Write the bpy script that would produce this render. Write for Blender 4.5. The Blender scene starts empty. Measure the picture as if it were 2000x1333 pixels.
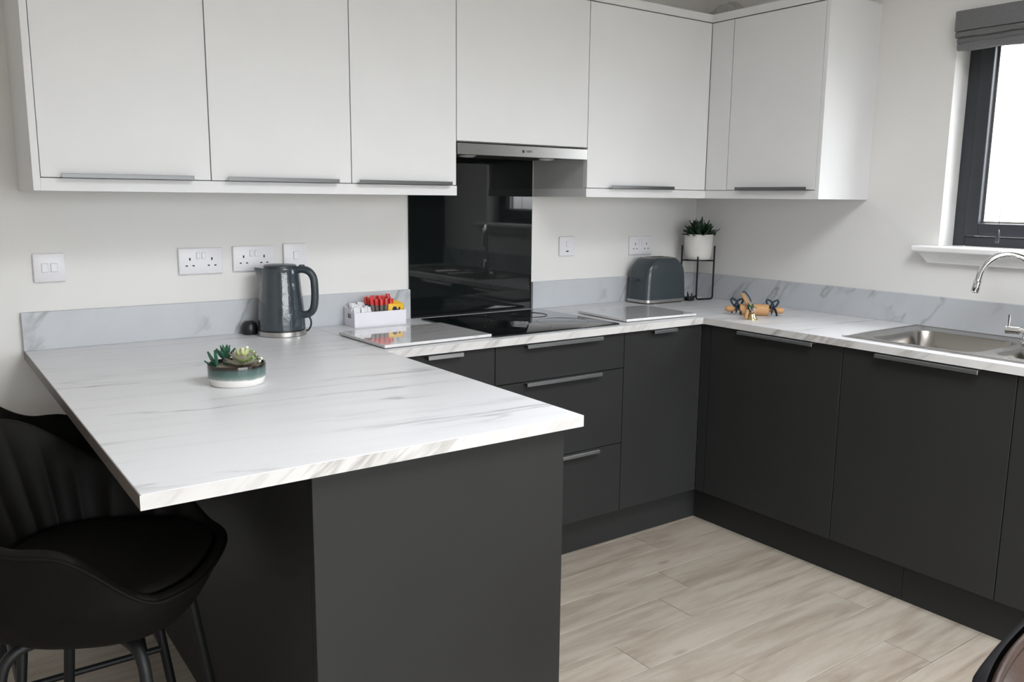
import bpy, bmesh, math, random
from mathutils import Vector, Matrix
random.seed(7)
sc = bpy.context.scene
COL = sc.collection

# ------------------------------------------------------------------ camera
CAM = Vector((-3.2229, -2.9373, 1.3606))
YAW, PITCH, ROLL, FPX = map(float, (-35.64, -9.5651, 0.5694, 1656.85))
def cam_axes():
    y, p, r = map(math.radians, (YAW, PITCH, ROLL))
    f = Vector((-math.sin(y)*math.cos(p), math.cos(y)*math.cos(p), math.sin(p)))
    rt = Vector((math.cos(y), math.sin(y), 0)); u = rt.cross(f)
    return f, rt*math.cos(r)+u*math.sin(r), -rt*math.sin(r)+u*math.cos(r)
f_, r_, u_ = cam_axes()
cd = bpy.data.cameras.new('camera'); cam = bpy.data.objects.new('camera', cd); COL.objects.link(cam)
cd.sensor_width = 36.0; cd.lens = 36.0*FPX/2000.0; cd.clip_start = 0.05
cam.matrix_world = Matrix(((r_.x, u_.x, -f_.x, CAM.x), (r_.y, u_.y, -f_.y, CAM.y), (r_.z, u_.z, -f_.z, CAM.z), (0, 0, 0, 1)))
sc.camera = cam

# ------------------------------------------------------------------ sky, window portals, exposure
w = bpy.data.worlds.new('overcast_sky'); sc.world = w; w.use_nodes = True
wn = w.node_tree; wb = wn.nodes['Background']; wb.inputs[1].default_value = 15.0
wc = wn.nodes.new('ShaderNodeTexCoord'); wsx = wn.nodes.new('ShaderNodeSeparateXYZ'); wr = wn.nodes.new('ShaderNodeValToRGB')   # overcast sky over a grey-green ground
wn.links.new(wc.outputs['Generated'], wsx.inputs[0]); wm = wn.nodes.new('ShaderNodeMapRange'); wm.inputs['From Min'].default_value = -1.0; wn.links.new(wsx.outputs[2], wm.inputs['Value'])
wn.links.new(wm.outputs[0], wr.inputs[0]); wn.links.new(wr.outputs[0], wb.inputs[0])
we = wr.color_ramp.elements; we[0].position = 0.485; we[0].color = (0.07, 0.07, 0.065, 1); we[1].position = 0.50; we[1].color = (0.332, 0.329, 0.347, 1)
wz = we.new(1.0); wz.color = (0.985, 0.975, 1.03, 1)     # overcast: the zenith three times as bright as the horizon
def portal(name, loc, rot, sx, sy):
    l = bpy.data.lights.new(name, 'AREA'); l.shape = 'RECTANGLE'; l.size = sx; l.size_y = sy; l.cycles.is_portal = True
    o = bpy.data.objects.new(name, l); COL.objects.link(o); o.location = loc; o.rotation_euler = rot
ROOM_X0, ROOM_Y0, CEIL = -5.6, -5.4, 2.60
portal('kitchen_window_portal', (0.19, -1.555, 1.62), (0, math.radians(90), 0), 0.84, 0.64)
portal('patio_door_portal', (-2.00, ROOM_Y0-0.16, 1.06), (math.radians(90), 0, 0), 3.3, 2.12)
RFX0, RFX1, RFY0, RFY1 = -2.35, -1.00, -3.30, -2.10
portal('rooflight_portal', ((RFX0+RFX1)/2, (RFY0+RFY1)/2, CEIL+0.24), (0, 0, 0), RFX1-RFX0, RFY1-RFY0)
sc.view_settings.view_transform = 'Standard'; sc.view_settings.look = 'None'
sc.view_settings.gamma = 1.0; sc.view_settings.use_curve_mapping = False
sc.view_settings.exposure = 0.75

# ------------------------------------------------------------------ materials
MATS = {}
def newmat(name):
    m = bpy.data.materials.new(name); m.use_nodes = True; MATS[name] = m
    nt = m.node_tree; b = nt.nodes['Principled BSDF']; return m, nt, b
def mat(name, col, rough=0.5, metal=0.0, spec=0.5, noise=0.0, nscale=40.0, bump=0.0, bscale=200.0, coat=0.0, sheen=0.0, coord='Object', stretch=None):
    m, nt, b = newmat(name)
    b.inputs['Base Color'].default_value = (*col, 1); b.inputs['Roughness'].default_value = rough
    b.inputs['Metallic'].default_value = metal; b.inputs['Specular IOR Level'].default_value = spec
    b.inputs['Coat Weight'].default_value = coat; b.inputs['Sheen Weight'].default_value = sheen
    tc = nt.nodes.new('ShaderNodeTexCoord'); out = tc.outputs[coord]
    if stretch:
        mp = nt.nodes.new('ShaderNodeMapping'); mp.inputs['Scale'].default_value = stretch
        nt.links.new(out, mp.inputs[0]); out = mp.outputs[0]
    n = nt.nodes.new('ShaderNodeTexNoise'); n.inputs['Scale'].default_value = nscale; n.inputs['Detail'].default_value = 4
    nt.links.new(out, n.inputs['Vector'])
    r = nt.nodes.new('ShaderNodeValToRGB')
    a = max(0.0, 1-noise); c = 1+noise
    r.color_ramp.elements[0].position = 0.3; r.color_ramp.elements[1].position = 0.7
    r.color_ramp.elements[0].color = (col[0]*a, col[1]*a, col[2]*a, 1); r.color_ramp.elements[1].color = (min(1, col[0]*c), min(1, col[1]*c), min(1, col[2]*c), 1)
    nt.links.new(n.outputs[0], r.inputs[0]); nt.links.new(r.outputs[0], b.inputs['Base Color'])
    if bump:
        n2 = nt.nodes.new('ShaderNodeTexNoise'); n2.inputs['Scale'].default_value = bscale; nt.links.new(out, n2.inputs['Vector'])
        bp = nt.nodes.new('ShaderNodeBump'); bp.inputs['Strength'].default_value = bump; bp.inputs['Distance'].default_value = 0.002
        nt.links.new(n2.outputs[0], bp.inputs['Height']); nt.links.new(bp.outputs[0], b.inputs['Normal'])
    return m
def marble(name, base, vein, axes, rough=0.3, amount=0.55, fine=0.2, coat=0.0, wide=0.022, brk=(0.46, 0.66)):
    """axes: three rows of a linear map from object space to the vein space (u along the vein, v across)"""
    m, nt, b = newmat(name); L = nt.links
    tc = nt.nodes.new('ShaderNodeTexCoord')
    dots = []
    for row in axes:
        d = nt.nodes.new('ShaderNodeVectorMath'); d.operation = 'DOT_PRODUCT'; d.inputs[1].default_value = row
        L.new(tc.outputs['Object'], d.inputs[0]); dots.append(d)
    cb = nt.nodes.new('ShaderNodeCombineXYZ')
    for i, d in enumerate(dots): L.new(d.outputs['Value'], cb.inputs[i])
    def veins(scale, lo, off):
        n = nt.nodes.new('ShaderNodeTexNoise'); n.inputs['Scale'].default_value = scale; n.inputs['Detail'].default_value = 5; n.inputs['Roughness'].default_value = 0.55
        n.inputs['Distortion'].default_value = 0.3
        a = nt.nodes.new('ShaderNodeVectorMath'); a.operation = 'ADD'; a.inputs[1].default_value = (off, off*1.7, off*0.3)
        L.new(cb.outputs[0], a.inputs[0]); L.new(a.outputs[0], n.inputs['Vector'])
        s = nt.nodes.new('ShaderNodeMath'); s.operation = 'SUBTRACT'; s.inputs[1].default_value = 0.5; L.new(n.outputs[0], s.inputs[0])
        ab = nt.nodes.new('ShaderNodeMath'); ab.operation = 'ABSOLUTE'; L.new(s.outputs[0], ab.inputs[0])
        mr = nt.nodes.new('ShaderNodeMapRange'); mr.inputs['From Min'].default_value = 0.0; mr.inputs['From Max'].default_value = lo
        mr.inputs['To Min'].default_value = 1; mr.inputs['To Max'].default_value = 0; L.new(ab.outputs[0], mr.inputs['Value'])
        return mr.outputs[0]
    v1 = veins(1.0, wide, 0.0)
    # break the veins up so that only some stretches show
    nb = nt.nodes.new('ShaderNodeTexNoise'); nb.inputs['Scale'].default_value = 1.3; nb.inputs['Detail'].default_value = 2
    L.new(cb.outputs[0], nb.inputs['Vector'])
    rb = nt.nodes.new('ShaderNodeMapRange'); rb.inputs['From Min'].default_value = brk[0]; rb.inputs['From Max'].default_value = brk[1]; L.new(nb.outputs[0], rb.inputs['Value'])
    mu = nt.nodes.new('ShaderNodeMath'); mu.operation = 'MULTIPLY'; L.new(v1, mu.inputs[0]); L.new(rb.outputs[0], mu.inputs[1])
    mu2 = nt.nodes.new('ShaderNodeMath'); mu2.operation = 'MULTIPLY'; mu2.inputs[1].default_value = amount; L.new(mu.outputs[0], mu2.inputs[0])
    # soft broad clouding
    nf = nt.nodes.new('ShaderNodeTexNoise'); nf.inputs['Scale'].default_value = 2.6; nf.inputs['Detail'].default_value = 6; L.new(cb.outputs[0], nf.inputs['Vector'])
    rf = nt.nodes.new('ShaderNodeMapRange'); rf.inputs['From Min'].default_value = 0.5; rf.inputs['From Max'].default_value = 0.75; rf.inputs['To Max'].default_value = fine
    L.new(nf.outputs[0], rf.inputs['Value'])
    ad = nt.nodes.new('ShaderNodeMath'); ad.operation = 'ADD'; ad.use_clamp = True; L.new(mu2.outputs[0], ad.inputs[0]); L.new(rf.outputs[0], ad.inputs[1])
    mx = nt.nodes.new('ShaderNodeMix'); mx.data_type = 'RGBA'; mx.inputs[6].default_value = (*base, 1); mx.inputs[7].default_value = (*vein, 1)
    L.new(ad.outputs[0], mx.inputs[0]); L.new(mx.outputs[2], b.inputs['Base Color'])
    b.inputs['Roughness'].default_value = rough; b.inputs['Coat Weight'].default_value = coat; b.inputs['Coat Roughness'].default_value = 0.03
    return m
mat('wall_paint', (0.785, 0.775, 0.758), 0.9, spec=0.2, noise=0.012, nscale=3, bump=0.05, bscale=300)
mat('ceiling_paint', (0.86, 0.86, 0.85), 0.95, spec=0.1, noise=0.01, nscale=3)
mat('white_gloss', (0.85, 0.85, 0.85), 0.35, noise=0.01)
mat('cab_white', (0.75, 0.75, 0.755), 0.55, spec=0.35, noise=0.012, nscale=6)
mat('cab_grey', (0.0228, 0.0231, 0.0229), 0.5, spec=0.22, noise=0.04, nscale=5, bump=0.03, bscale=600)
mat('carcass_grey', (0.015, 0.0155, 0.016), 0.6, noise=0.03)
mat('carcass_white', (0.55, 0.55, 0.55), 0.6, noise=0.02)
mat('hood_steel', (0.36, 0.355, 0.345), 0.30, metal=1, noise=0.05, nscale=8, stretch=(1, 60, 60))
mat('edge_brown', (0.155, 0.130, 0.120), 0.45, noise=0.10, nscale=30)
mat('steel', (0.50, 0.49, 0.47), 0.28, metal=1, noise=0.05, nscale=8, stretch=(1, 60, 60))
mat('handle_steel', (0.42, 0.43, 0.44), 0.38, metal=1, noise=0.04, nscale=8, stretch=(1, 50, 50))
mat('sink_steel', (0.40, 0.38, 0.355), 0.24, metal=1, noise=0.05, nscale=6, stretch=(40, 1, 40))
mat('handle_grey', (0.17, 0.172, 0.176), 0.38, metal=1, noise=0.04, nscale=8, stretch=(1, 50, 50))
mat('chrome', (0.80, 0.80, 0.81), 0.06, metal=1, noise=0.01)
mat('black_glass', (0.006, 0.008, 0.008), 0.03, spec=0.45, noise=0.05)
mat('black_plastic', (0.012, 0.012, 0.013), 0.35, noise=0.05)
mat('black_metal', (0.008, 0.0085, 0.009), 0.5, spec=0.3, noise=0.08)
mat('hob_mark', (0.010, 0.010, 0.010), 0.3, noise=0.05)
mat('dark_slot', (0.01, 0.01, 0.01), 0.8, noise=0.05)
mat('socket_plastic', (0.78, 0.77, 0.80), 0.3, noise=0.008)
mat('socket_rocker', (0.80, 0.79, 0.82), 0.28, noise=0.008)
mat('kettle_slate', (0.034, 0.047, 0.057), 0.13, spec=0.55, noise=0.05, nscale=12, bump=1.0, bscale=42, coat=0.5)
mat('kettle_plastic', (0.033, 0.045, 0.054), 0.30, noise=0.04)
mat('toaster_slate', (0.040, 0.053, 0.061), 0.25, noise=0.05, nscale=12, bump=0.25, bscale=70)
mat('frame_grey', (0.032, 0.036, 0.044), 0.4, noise=0.04)
mat('blind_fabric', (0.16, 0.16, 0.165), 0.85, noise=0.08, nscale=120, bump=0.2, bscale=500)
mat('stool_leather', (0.0040, 0.0034, 0.0028), 0.65, spec=0.14, noise=0.14, nscale=30, bump=0.15, bscale=180)
mat('chair_leather', (0.040, 0.024, 0.018), 0.5, spec=0.3, noise=0.16, nscale=30, bump=0.2, bscale=160)
mat('chair_shell', (0.020, 0.018, 0.022), 0.5, noise=0.06)
mat('pot_white', (0.78, 0.76, 0.73), 0.5, noise=0.03, nscale=25)
mat('soil', (0.05, 0.035, 0.025), 0.95, noise=0.4, nscale=150)
mat('gravel', (0.30, 0.25, 0.21), 0.9, noise=0.5, nscale=160)
mat('leaf_dark', (0.020, 0.055, 0.024), 0.5, noise=0.35, nscale=50)
mat('leaf_deep', (0.030, 0.11, 0.065), 0.45, noise=0.35, nscale=60)
mat('leaf_bright', (0.22, 0.40, 0.08), 0.45, noise=0.3, nscale=60)
mat('berry_white', (0.75, 0.80, 0.66), 0.4, noise=0.05)
mat('tray_white', (0.80, 0.79, 0.84), 0.3, noise=0.01)
mat('sachet_white', (0.76, 0.76, 0.78), 0.5, noise=0.12, nscale=120)
mat('sachet_red', (0.55, 0.020, 0.016), 0.3, noise=0.2, nscale=80)
mat('sachet_brown', (0.10, 0.085, 0.075), 0.3, noise=0.5, nscale=90)
mat('box_yellow', (0.80, 0.47, 0.015), 0.4, noise=0.08, nscale=60)
mat('print_navy', (0.010, 0.012, 0.05), 0.4, noise=0.1)
mat('wood_pale', (0.56, 0.31, 0.14), 0.55, noise=0.18, nscale=14, stretch=(2, 30, 30))
mat('wood_mid', (0.42, 0.24, 0.11), 0.55, noise=0.2, nscale=14, stretch=(2, 30, 30))
mat('ribbon_navy', (0.012, 0.028, 0.045), 0.6, noise=0.1)
mat('bell_brass', (0.62, 0.50, 0.26), 0.18, metal=1, noise=0.1)
mat('petal_pink', (0.62, 0.48, 0.42), 0.6, noise=0.15)
mat('dust_sheet', (0.42, 0.42, 0.41), 0.9, noise=0.15, nscale=20)
mat('lamp_lens', (0.55, 0.57, 0.57), 0.15, noise=0.02)
mat('door_white', (0.8, 0.8, 0.79), 0.5, noise=0.01)
W_BASE, W_VEIN = (0.69, 0.69, 0.705), (0.30, 0.30, 0.31)
marble('marble_top', W_BASE, W_VEIN, ((0.9, -0.10, 0), (0.9, 9.0, 0), (0, 0, 3)), rough=0.32, amount=0.75, fine=0.12)
marble('marble_edge', (0.60, 0.588, 0.575), (0.27, 0.25, 0.235), ((1.2, -1.2, 1.2), (6.5, -6.5, -8), (1, 1, 0)), rough=0.4, amount=0.7, fine=0.25, wide=0.042, brk=(0.42, 0.62))
marble('marble_upstand', (0.52, 0.54, 0.57), (0.24, 0.255, 0.27), ((1.0, -1.0, 1.4), (4.2, -4.2, -3.0), (1, 1, 0)), rough=0.35, amount=0.8, fine=0.14, wide=0.035, brk=(0.40, 0.60))
marble('marble_board', (0.66, 0.655, 0.655), (0.30, 0.29, 0.285), ((1.2, 0.3, 0), (-1.5, 9, 0), (0, 0, 3)), rough=0.05, amount=0.6, fine=0.2, coat=0.8)
def glass():
    m, nt, b = newmat('window_glass'); nt.nodes.remove(b)
    t = nt.nodes.new('ShaderNodeBsdfTransparent'); t.inputs[0].default_value = (0.96, 0.98, 0.97, 1)
    g = nt.nodes.new('ShaderNodeBsdfGlossy'); g.inputs['Roughness'].default_value = 0.02
    fr = nt.nodes.new('ShaderNodeFresnel'); fr.inputs[0].default_value = 1.45
    mx = nt.nodes.new('ShaderNodeMixShader'); o = nt.nodes['Material Output']
    ge = nt.nodes.new('ShaderNodeNewGeometry'); inv = nt.nodes.new('ShaderNodeMath'); inv.operation = 'SUBTRACT'; inv.inputs[0].default_value = 1.0; nt.links.new(ge.outputs['Backfacing'], inv.inputs[1])
    fm = nt.nodes.new('ShaderNodeMath'); fm.operation = 'MULTIPLY'; nt.links.new(fr.outputs[0], fm.inputs[0]); nt.links.new(inv.outputs[0], fm.inputs[1])   # reflect at the entry face only
    nt.links.new(fm.outputs[0], mx.inputs[0]); nt.links.new(t.outputs[0], mx.inputs[1]); nt.links.new(g.outputs[0], mx.inputs[2]); nt.links.new(mx.outputs[0], o.inputs[0])
glass()
def plank_mat():
    m, nt, b = newmat('oak_plank'); L = nt.links
    tc = nt.nodes.new('ShaderNodeTexCoord'); oi = nt.nodes.new('ShaderNodeObjectInfo')
    mul = nt.nodes.new('ShaderNodeMath'); mul.operation = 'MULTIPLY'; mul.inputs[1].default_value = 37.0; L.new(oi.outputs['Random'], mul.inputs[0])
    cb = nt.nodes.new('ShaderNodeCombineXYZ'); L.new(mul.outputs[0], cb.inputs[2]); L.new(mul.outputs[0], cb.inputs[0])
    ad = nt.nodes.new('ShaderNodeVectorMath'); L.new(tc.outputs['Object'], ad.inputs[0]); L.new(cb.outputs[0], ad.inputs[1])
    mp = nt.nodes.new('ShaderNodeMapping'); mp.inputs['Scale'].default_value = (1.6, 13, 1); L.new(ad.outputs[0], mp.inputs[0])
    n = nt.nodes.new('ShaderNodeTexNoise'); n.inputs['Scale'].default_value = 1.6; n.inputs['Detail'].default_value = 7; n.inputs['Roughness'].default_value = 0.6; n.inputs['Distortion'].default_value = 0.4
    L.new(mp.outputs[0], n.inputs['Vector'])
    r = nt.nodes.new('ShaderNodeValToRGB'); e = r.color_ramp.elements
    e[0].position = 0.26; e[0].color = (0.252, 0.206, 0.162, 1); e[1].position = 0.74; e[1].color = (0.441, 0.399, 0.350, 1)
    k = e.new(0.44); k.color = (0.350, 0.300, 0.245, 1); k = e.new(0.56); k.color = (0.399, 0.353, 0.294, 1)
    L.new(n.outputs[0], r.inputs[0])
    hv = nt.nodes.new('ShaderNodeHueSaturation'); mr = nt.nodes.new('ShaderNodeMapRange'); mr.inputs['To Min'].default_value = 0.93; mr.inputs['To Max'].default_value = 1.06
    L.new(oi.outputs['Random'], mr.inputs['Value']); L.new(mr.outputs[0], hv.inputs['Value']); L.new(r.outputs[0], hv.inputs['Color'])
    # knots
    mp2 = nt.nodes.new('ShaderNodeMapping'); mp2.inputs['Scale'].default_value = (2.2, 6, 1); L.new(ad.outputs[0], mp2.inputs[0])
    vo = nt.nodes.new('ShaderNodeTexVoronoi'); vo.inputs['Scale'].default_value = 1.1; L.new(mp2.outputs[0], vo.inputs['Vector'])
    mk = nt.nodes.new('ShaderNodeMapRange'); mk.inputs['From Min'].default_value = 0.03; mk.inputs['From Max'].default_value = 0.10; mk.inputs['To Min'].default_value = 0.55; mk.inputs['To Max'].default_value = 0
    L.new(vo.outputs['Distance'], mk.inputs['Value'])
    mx = nt.nodes.new('ShaderNodeMix'); mx.data_type = 'RGBA'; mx.inputs[7].default_value = (0.190, 0.150, 0.115, 1)
    L.new(mk.outputs[0], mx.inputs[0]); L.new(hv.outputs[0], mx.inputs[6]); L.new(mx.outputs[2], b.inputs['Base Color'])
    b.inputs['Roughness'].default_value = 0.5; b.inputs['Specular IOR Level'].default_value = 0.35
    bp = nt.nodes.new('ShaderNodeBump'); bp.inputs['Strength'].default_value = 0.08; bp.inputs['Distance'].default_value = 0.002; L.new(n.outputs[0], bp.inputs['Height']); L.new(bp.outputs[0], b.inputs['Normal'])
plank_mat()
def ramp_mat(name, coord_axis, stops, rough, nscale=60, namp=0.15, scale=1.0):
    """colour bands along one object axis (glaze on a pot, tint along a leaf)"""
    m, nt, b = newmat(name); L = nt.links
    tc = nt.nodes.new('ShaderNodeTexCoord'); sp = nt.nodes.new('ShaderNodeSeparateXYZ'); L.new(tc.outputs['Object'], sp.inputs[0])
    n = nt.nodes.new('ShaderNodeTexNoise'); n.inputs['Scale'].default_value = nscale; L.new(tc.outputs['Object'], n.inputs['Vector'])
    s = nt.nodes.new('ShaderNodeMath'); s.operation = 'MULTIPLY_ADD'; s.inputs[1].default_value = namp; L.new(n.outputs[0], s.inputs[0])
    d = nt.nodes.new('ShaderNodeMath'); d.operation = 'DIVIDE'; d.inputs[1].default_value = scale; L.new(sp.outputs[coord_axis], d.inputs[0]); L.new(d.outputs[0], s.inputs[2])
    r = nt.nodes.new('ShaderNodeValToRGB'); e = r.color_ramp.elements
    e[0].position, e[0].color = stops[0][0], (*stops[0][1], 1); e[1].position, e[1].color = stops[-1][0], (*stops[-1][1], 1)
    for p, c in stops[1:-1]: k = e.new(p); k.color = (*c, 1)
    L.new(s.outputs[0], r.inputs[0]); L.new(r.outputs[0], b.inputs['Base Color']); b.inputs['Roughness'].default_value = rough
ramp_mat('pot_glaze', 2, [(0.0, (0.80, 0.78, 0.76)), (0.36, (0.78, 0.76, 0.74)), (0.44, (0.22, 0.27, 0.25)), (0.60, (0.09, 0.15, 0.135)), (0.82, (0.05, 0.085, 0.08)), (0.93, (0.02, 0.014, 0.011)), (1.0, (0.03, 0.02, 0.016))], 0.12, 40, 0.10, 0.055)
ramp_mat('leaf_pale', 1, [(0.0, (0.30, 0.40, 0.12)), (0.5, (0.42, 0.46, 0.28)), (0.85, (0.42, 0.38, 0.32)), (1.0, (0.34, 0.26, 0.24))], 0.5, 30, 0.1, 0.04)
ramp_mat('leaf_core', 1, [(0.0, (0.36, 0.48, 0.10)), (0.6, (0.52, 0.58, 0.22)), (1.0, (0.55, 0.55, 0.38))], 0.5, 30, 0.1, 0.03)

# ------------------------------------------------------------------ mesh helpers
def box(bm, x0, x1, y0, y1, z0, z1, bev=0.0, seg=2):
    x0, x1 = sorted((x0, x1)); y0, y1 = sorted((y0, y1)); z0, z1 = sorted((z0, z1))
    vs = [bm.verts.new((x, y, z)) for x in (x0, x1) for y in (y0, y1) for z in (z0, z1)]
    q = [(0, 1, 3, 2), (4, 6, 7, 5), (0, 4, 5, 1), (2, 3, 7, 6), (0, 2, 6, 4), (1, 5, 7, 3)]
    fs = [bm.faces.new([vs[i] for i in t]) for t in q]
    if bev > 0:
        es = list({e for f in fs for e in f.edges})
        bmesh.ops.bevel(bm, geom=es, offset=bev, segments=seg, affect='EDGES', profile=0.5)
    return bm
def B(*a, **k): return box(bmesh.new(), *a, **k)
def tube(bm, pts, r, n=10, closed=False, flat=None, cap=True):
    pts = [Vector(p) for p in pts]; N = len(pts); rings = []
    rr = r if isinstance(r, (list, tuple)) else [r]*N
    prev = None
    for i, p in enumerate(pts):
        a = pts[(i-1) % N] if (closed or i > 0) else p; c = pts[(i+1) % N] if (closed or i < N-1) else p
        t = (c-a).normalized()
        if prev is None:
            h = Vector((0, 0, 1)) if abs(t.z) < 0.9 else Vector((1, 0, 0)); nrm = t.cross(h).normalized()
        else: nrm = (prev - t*prev.dot(t)).normalized()
        prev = nrm; bn = t.cross(nrm)
        fa, fb = flat or (1, 1)
        rings.append([bm.verts.new(p + (nrm*math.cos(2*math.pi*k/n)*fa + bn*math.sin(2*math.pi*k/n)*fb)*rr[i]) for k in range(n)])
    M = N if closed else N-1
    for i in range(M):
        A, C = rings[i], rings[(i+1) % N]
        for k in range(n): bm.faces.new((A[k], A[(k+1) % n], C[(k+1) % n], C[k]))
    if not closed and cap:
        bm.faces.new(rings[0][::-1]); bm.faces.new(rings[-1])
    return bm
def T(pts, r, **k): return tube(bmesh.new(), pts, r, **k)
def lathe(bm, prof, c=(0, 0, 0), n=40, fn=None):
    c = Vector(c); rings = []
    for r, z in prof:
        ring = []
        for k in range(n):
            a = 2*math.pi*k/n
            rr = fn(r, z, a) if fn else r
            ring.append(bm.verts.new(c + Vector((rr*math.cos(a), rr*math.sin(a), z))))
        rings.append(ring)
    for A, C in zip(rings, rings[1:]):
        for k in range(n): bm.faces.new((A[k], A[(k+1) % n], C[(k+1) % n], C[k]))
    bm.faces.new(rings[0][::-1]); bm.faces.new(rings[-1])
    return bm
def LA(*a, **k): return lathe(bmesh.new(), *a, **k)
def arc_path(pts, rad, seg=6):
    """polyline with rounded corners"""
    P = [Vector(p) for p in pts]; out = [P[0]]
    for a, b, c in zip(P, P[1:], P[2:]):
        d1 = (a-b); d2 = (c-b); r = min(rad, d1.length*0.49, d2.length*0.49)
        p0 = b+d1.normalized()*r; p1 = b+d2.normalized()*r
        for i in range(seg+1):
            t = i/seg; out.append(p0*(1-t)**2 + b*2*t*(1-t) + p1*t*t)
    out.append(P[-1]); return out
def catmull(pts, n=8, closed=False):
    P = [Vector(p) for p in pts]; out = []; N = len(P)
    for i in range(N if closed else N-1):
        g = lambda j: P[j % N] if closed else P[max(0, min(N-1, j))]
        a, b, c, d = g(i-1), g(i), g(i+1), g(i+2)
        for k in range(n):
            t = k/n
            out.append(0.5*((2*b)+(c-a)*t+(2*a-5*b+4*c-d)*t*t+(3*b-a-3*c+d)*t**3))
    if not closed: out.append(P[-1])
    return out
def mesh_of(bm, name, m, smooth=None):
    bmesh.ops.recalc_face_normals(bm, faces=bm.faces[:])
    me = bpy.data.meshes.new(name); bm.to_mesh(me); bm.free(); me.materials.append(MATS[m])
    if smooth is not None:
        for p in me.polygons: p.use_smooth = True
        if smooth < 180: me.set_sharp_from_angle(angle=math.radians(smooth))
    return me
def obj(name, bm, m, parent=None, smooth=None, label=None, cat=None, group=None, kind=None):
    """one mesh object; geometry is given in world space and moved into the parent's space"""
    if parent is not None:
        wl = world_loc(parent); bmesh.ops.translate(bm, verts=bm.verts[:], vec=-wl)
    o = bpy.data.objects.new(name, mesh_of(bm, name, m, smooth)); COL.objects.link(o)
    if parent is not None: o.parent = parent
    tag(o, label, cat, group, kind); return o
def world_loc(o):
    v = Vector(o.location)
    while o.parent: o = o.parent; v = v+Vector(o.location)
    return v
def tag(o, label=None, cat=None, group=None, kind=None):
    for k, v in (('label', label), ('category', cat), ('group', group), ('kind', kind)):
        if v: o[k] = v
    return o
def thing(name, loc, label, cat, group=None, kind=None):
    o = bpy.data.objects.new(name, None); COL.objects.link(o); o.location = loc; o.empty_display_size = 0.05
    return tag(o, label, cat, group, kind)
def solo(name, bm, m, loc, label, cat, group=None, smooth=None, kind=None):
    """a thing that is a single mesh with its origin at loc"""
    bmesh.ops.translate(bm, verts=bm.verts[:], vec=-Vector(loc))
    o = bpy.data.objects.new(name, mesh_of(bm, name, m, smooth)); COL.objects.link(o); o.location = loc
    return tag(o, label, cat, group, kind)
def inst(name, me, parent, mw):
    o = bpy.data.objects.new(name, me); COL.objects.link(o); o.parent = parent; o.matrix_local = mw; return o
def rotz_bm(bm, c, ang):
    bmesh.ops.rotate(bm, verts=bm.verts[:], cent=Vector(c), matrix=Matrix.Rotation(ang, 3, 'Z')); return bm

# ------------------------------------------------------------------ key dimensions (metres; room corner at the origin)
ZC, TH = 0.887, 0.026            # worktop top and thickness
DF, DR = 0.603, 0.589            # worktop depth, back run and right run
XL, XR, YP = -2.951, -2.0254, -1.544   # peninsula worktop
DD, DDR = 0.586, 0.5735          # door faces
DK, DKR = 0.534, 0.5165          # plinth faces
ZK = 0.145                       # door bottoms
DU, DUR = 0.350, 0.332           # wall cabinet door faces
ZU, ZD, ZT = 1.368, 1.402, 2.104
UPS = 1.004

# ------------------------------------------------------------------ setting
fl = obj('floor', B(ROOM_X0-0.1, 0.2, ROOM_Y0-0.1, 0.1, -0.08, -0.012), 'oak_plank', label='pale washed oak plank floor of the kitchen', cat='floor', kind='structure')
PW, PLEN = 0.152, 1.22
full = mesh_of(box(bmesh.new(), 0.0006, PLEN-0.0006, 0.0006, PW-0.0006, -0.012, 0.0, bev=0.0012, seg=1), 'plank', 'oak_plank')
row = 0; y = -1.31 - PW*27
while y < 0:
    y0, y1 = max(y, ROOM_Y0), min(y+PW, 0)
    ri = round((y+1.31)/PW)
    if ri == 1: s = -1.205
    elif ri == 0: s = -1.546
    else: s = -1.205 - (ri*0.437 % 1.0)*PLEN
    while s > ROOM_X0: s -= PLEN
    while s < 0:
        a, b_ = max(s, ROOM_X0), min(s+PLEN, 0.0)
        if b_-a > 0.01 and y1-y0 > 0.01:
            if b_-a > PLEN-1e-6 and y1-y0 > PW-1e-6: me = full
            else: me = mesh_of(box(bmesh.new(), 0.0006, b_-a-0.0006, 0.0006, y1-y0-0.0006, -0.012, 0.0), 'plank', 'oak_plank')
            inst('plank', me, fl, Matrix.Translation((a, y0, 0)))
        s += PLEN
    y += PW
bm = bmesh.new()
box(bm, ROOM_X0-0.1, RFX0, ROOM_Y0-0.2, 0.1, CEIL, CEIL+0.22); box(bm, RFX1, 0.2, ROOM_Y0-0.2, 0.1, CEIL, CEIL+0.22)
box(bm, RFX0, RFX1, ROOM_Y0-0.2, RFY0, CEIL, CEIL+0.22); box(bm, RFX0, RFX1, RFY1, 0.1, CEIL, CEIL+0.22)
obj('ceiling', bm, 'ceiling_paint', label='plain white ceiling above the kitchen', cat='ceiling', kind='structure')
obj('wall_back', B(ROOM_X0-0.1, 0.2, 0, 0.1, -0.08, CEIL), 'wall_paint', label='off-white wall behind the hob and kettle', cat='wall', kind='structure')
obj('wall_left', B(ROOM_X0-0.1, ROOM_X0, ROOM_Y0, 0, -0.08, CEIL), 'wall_paint', label='off-white wall at the far left of the room', cat='wall', kind='structure')
WY0, WY1, WZ0, WZ1 = -1.875, -1.235, 1.196, 2.03
bm = bmesh.new()
box(bm, 0, 0.2, ROOM_Y0, 0, -0.08, WZ0-0.022); box(bm, 0, 0.2, ROOM_Y0, 0, WZ1, CEIL)
box(bm, 0, 0.2, WY1, 0, WZ0-0.022, WZ1); box(bm, 0, 0.2, ROOM_Y0, WY0, WZ0-0.022, WZ1)
obj('wall_right', bm, 'wall_paint', label='off-white wall with the window above the sink', cat='wall', kind='structure')
PX0, PX1, PZ1 = -3.65, -0.35, 2.12
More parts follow.
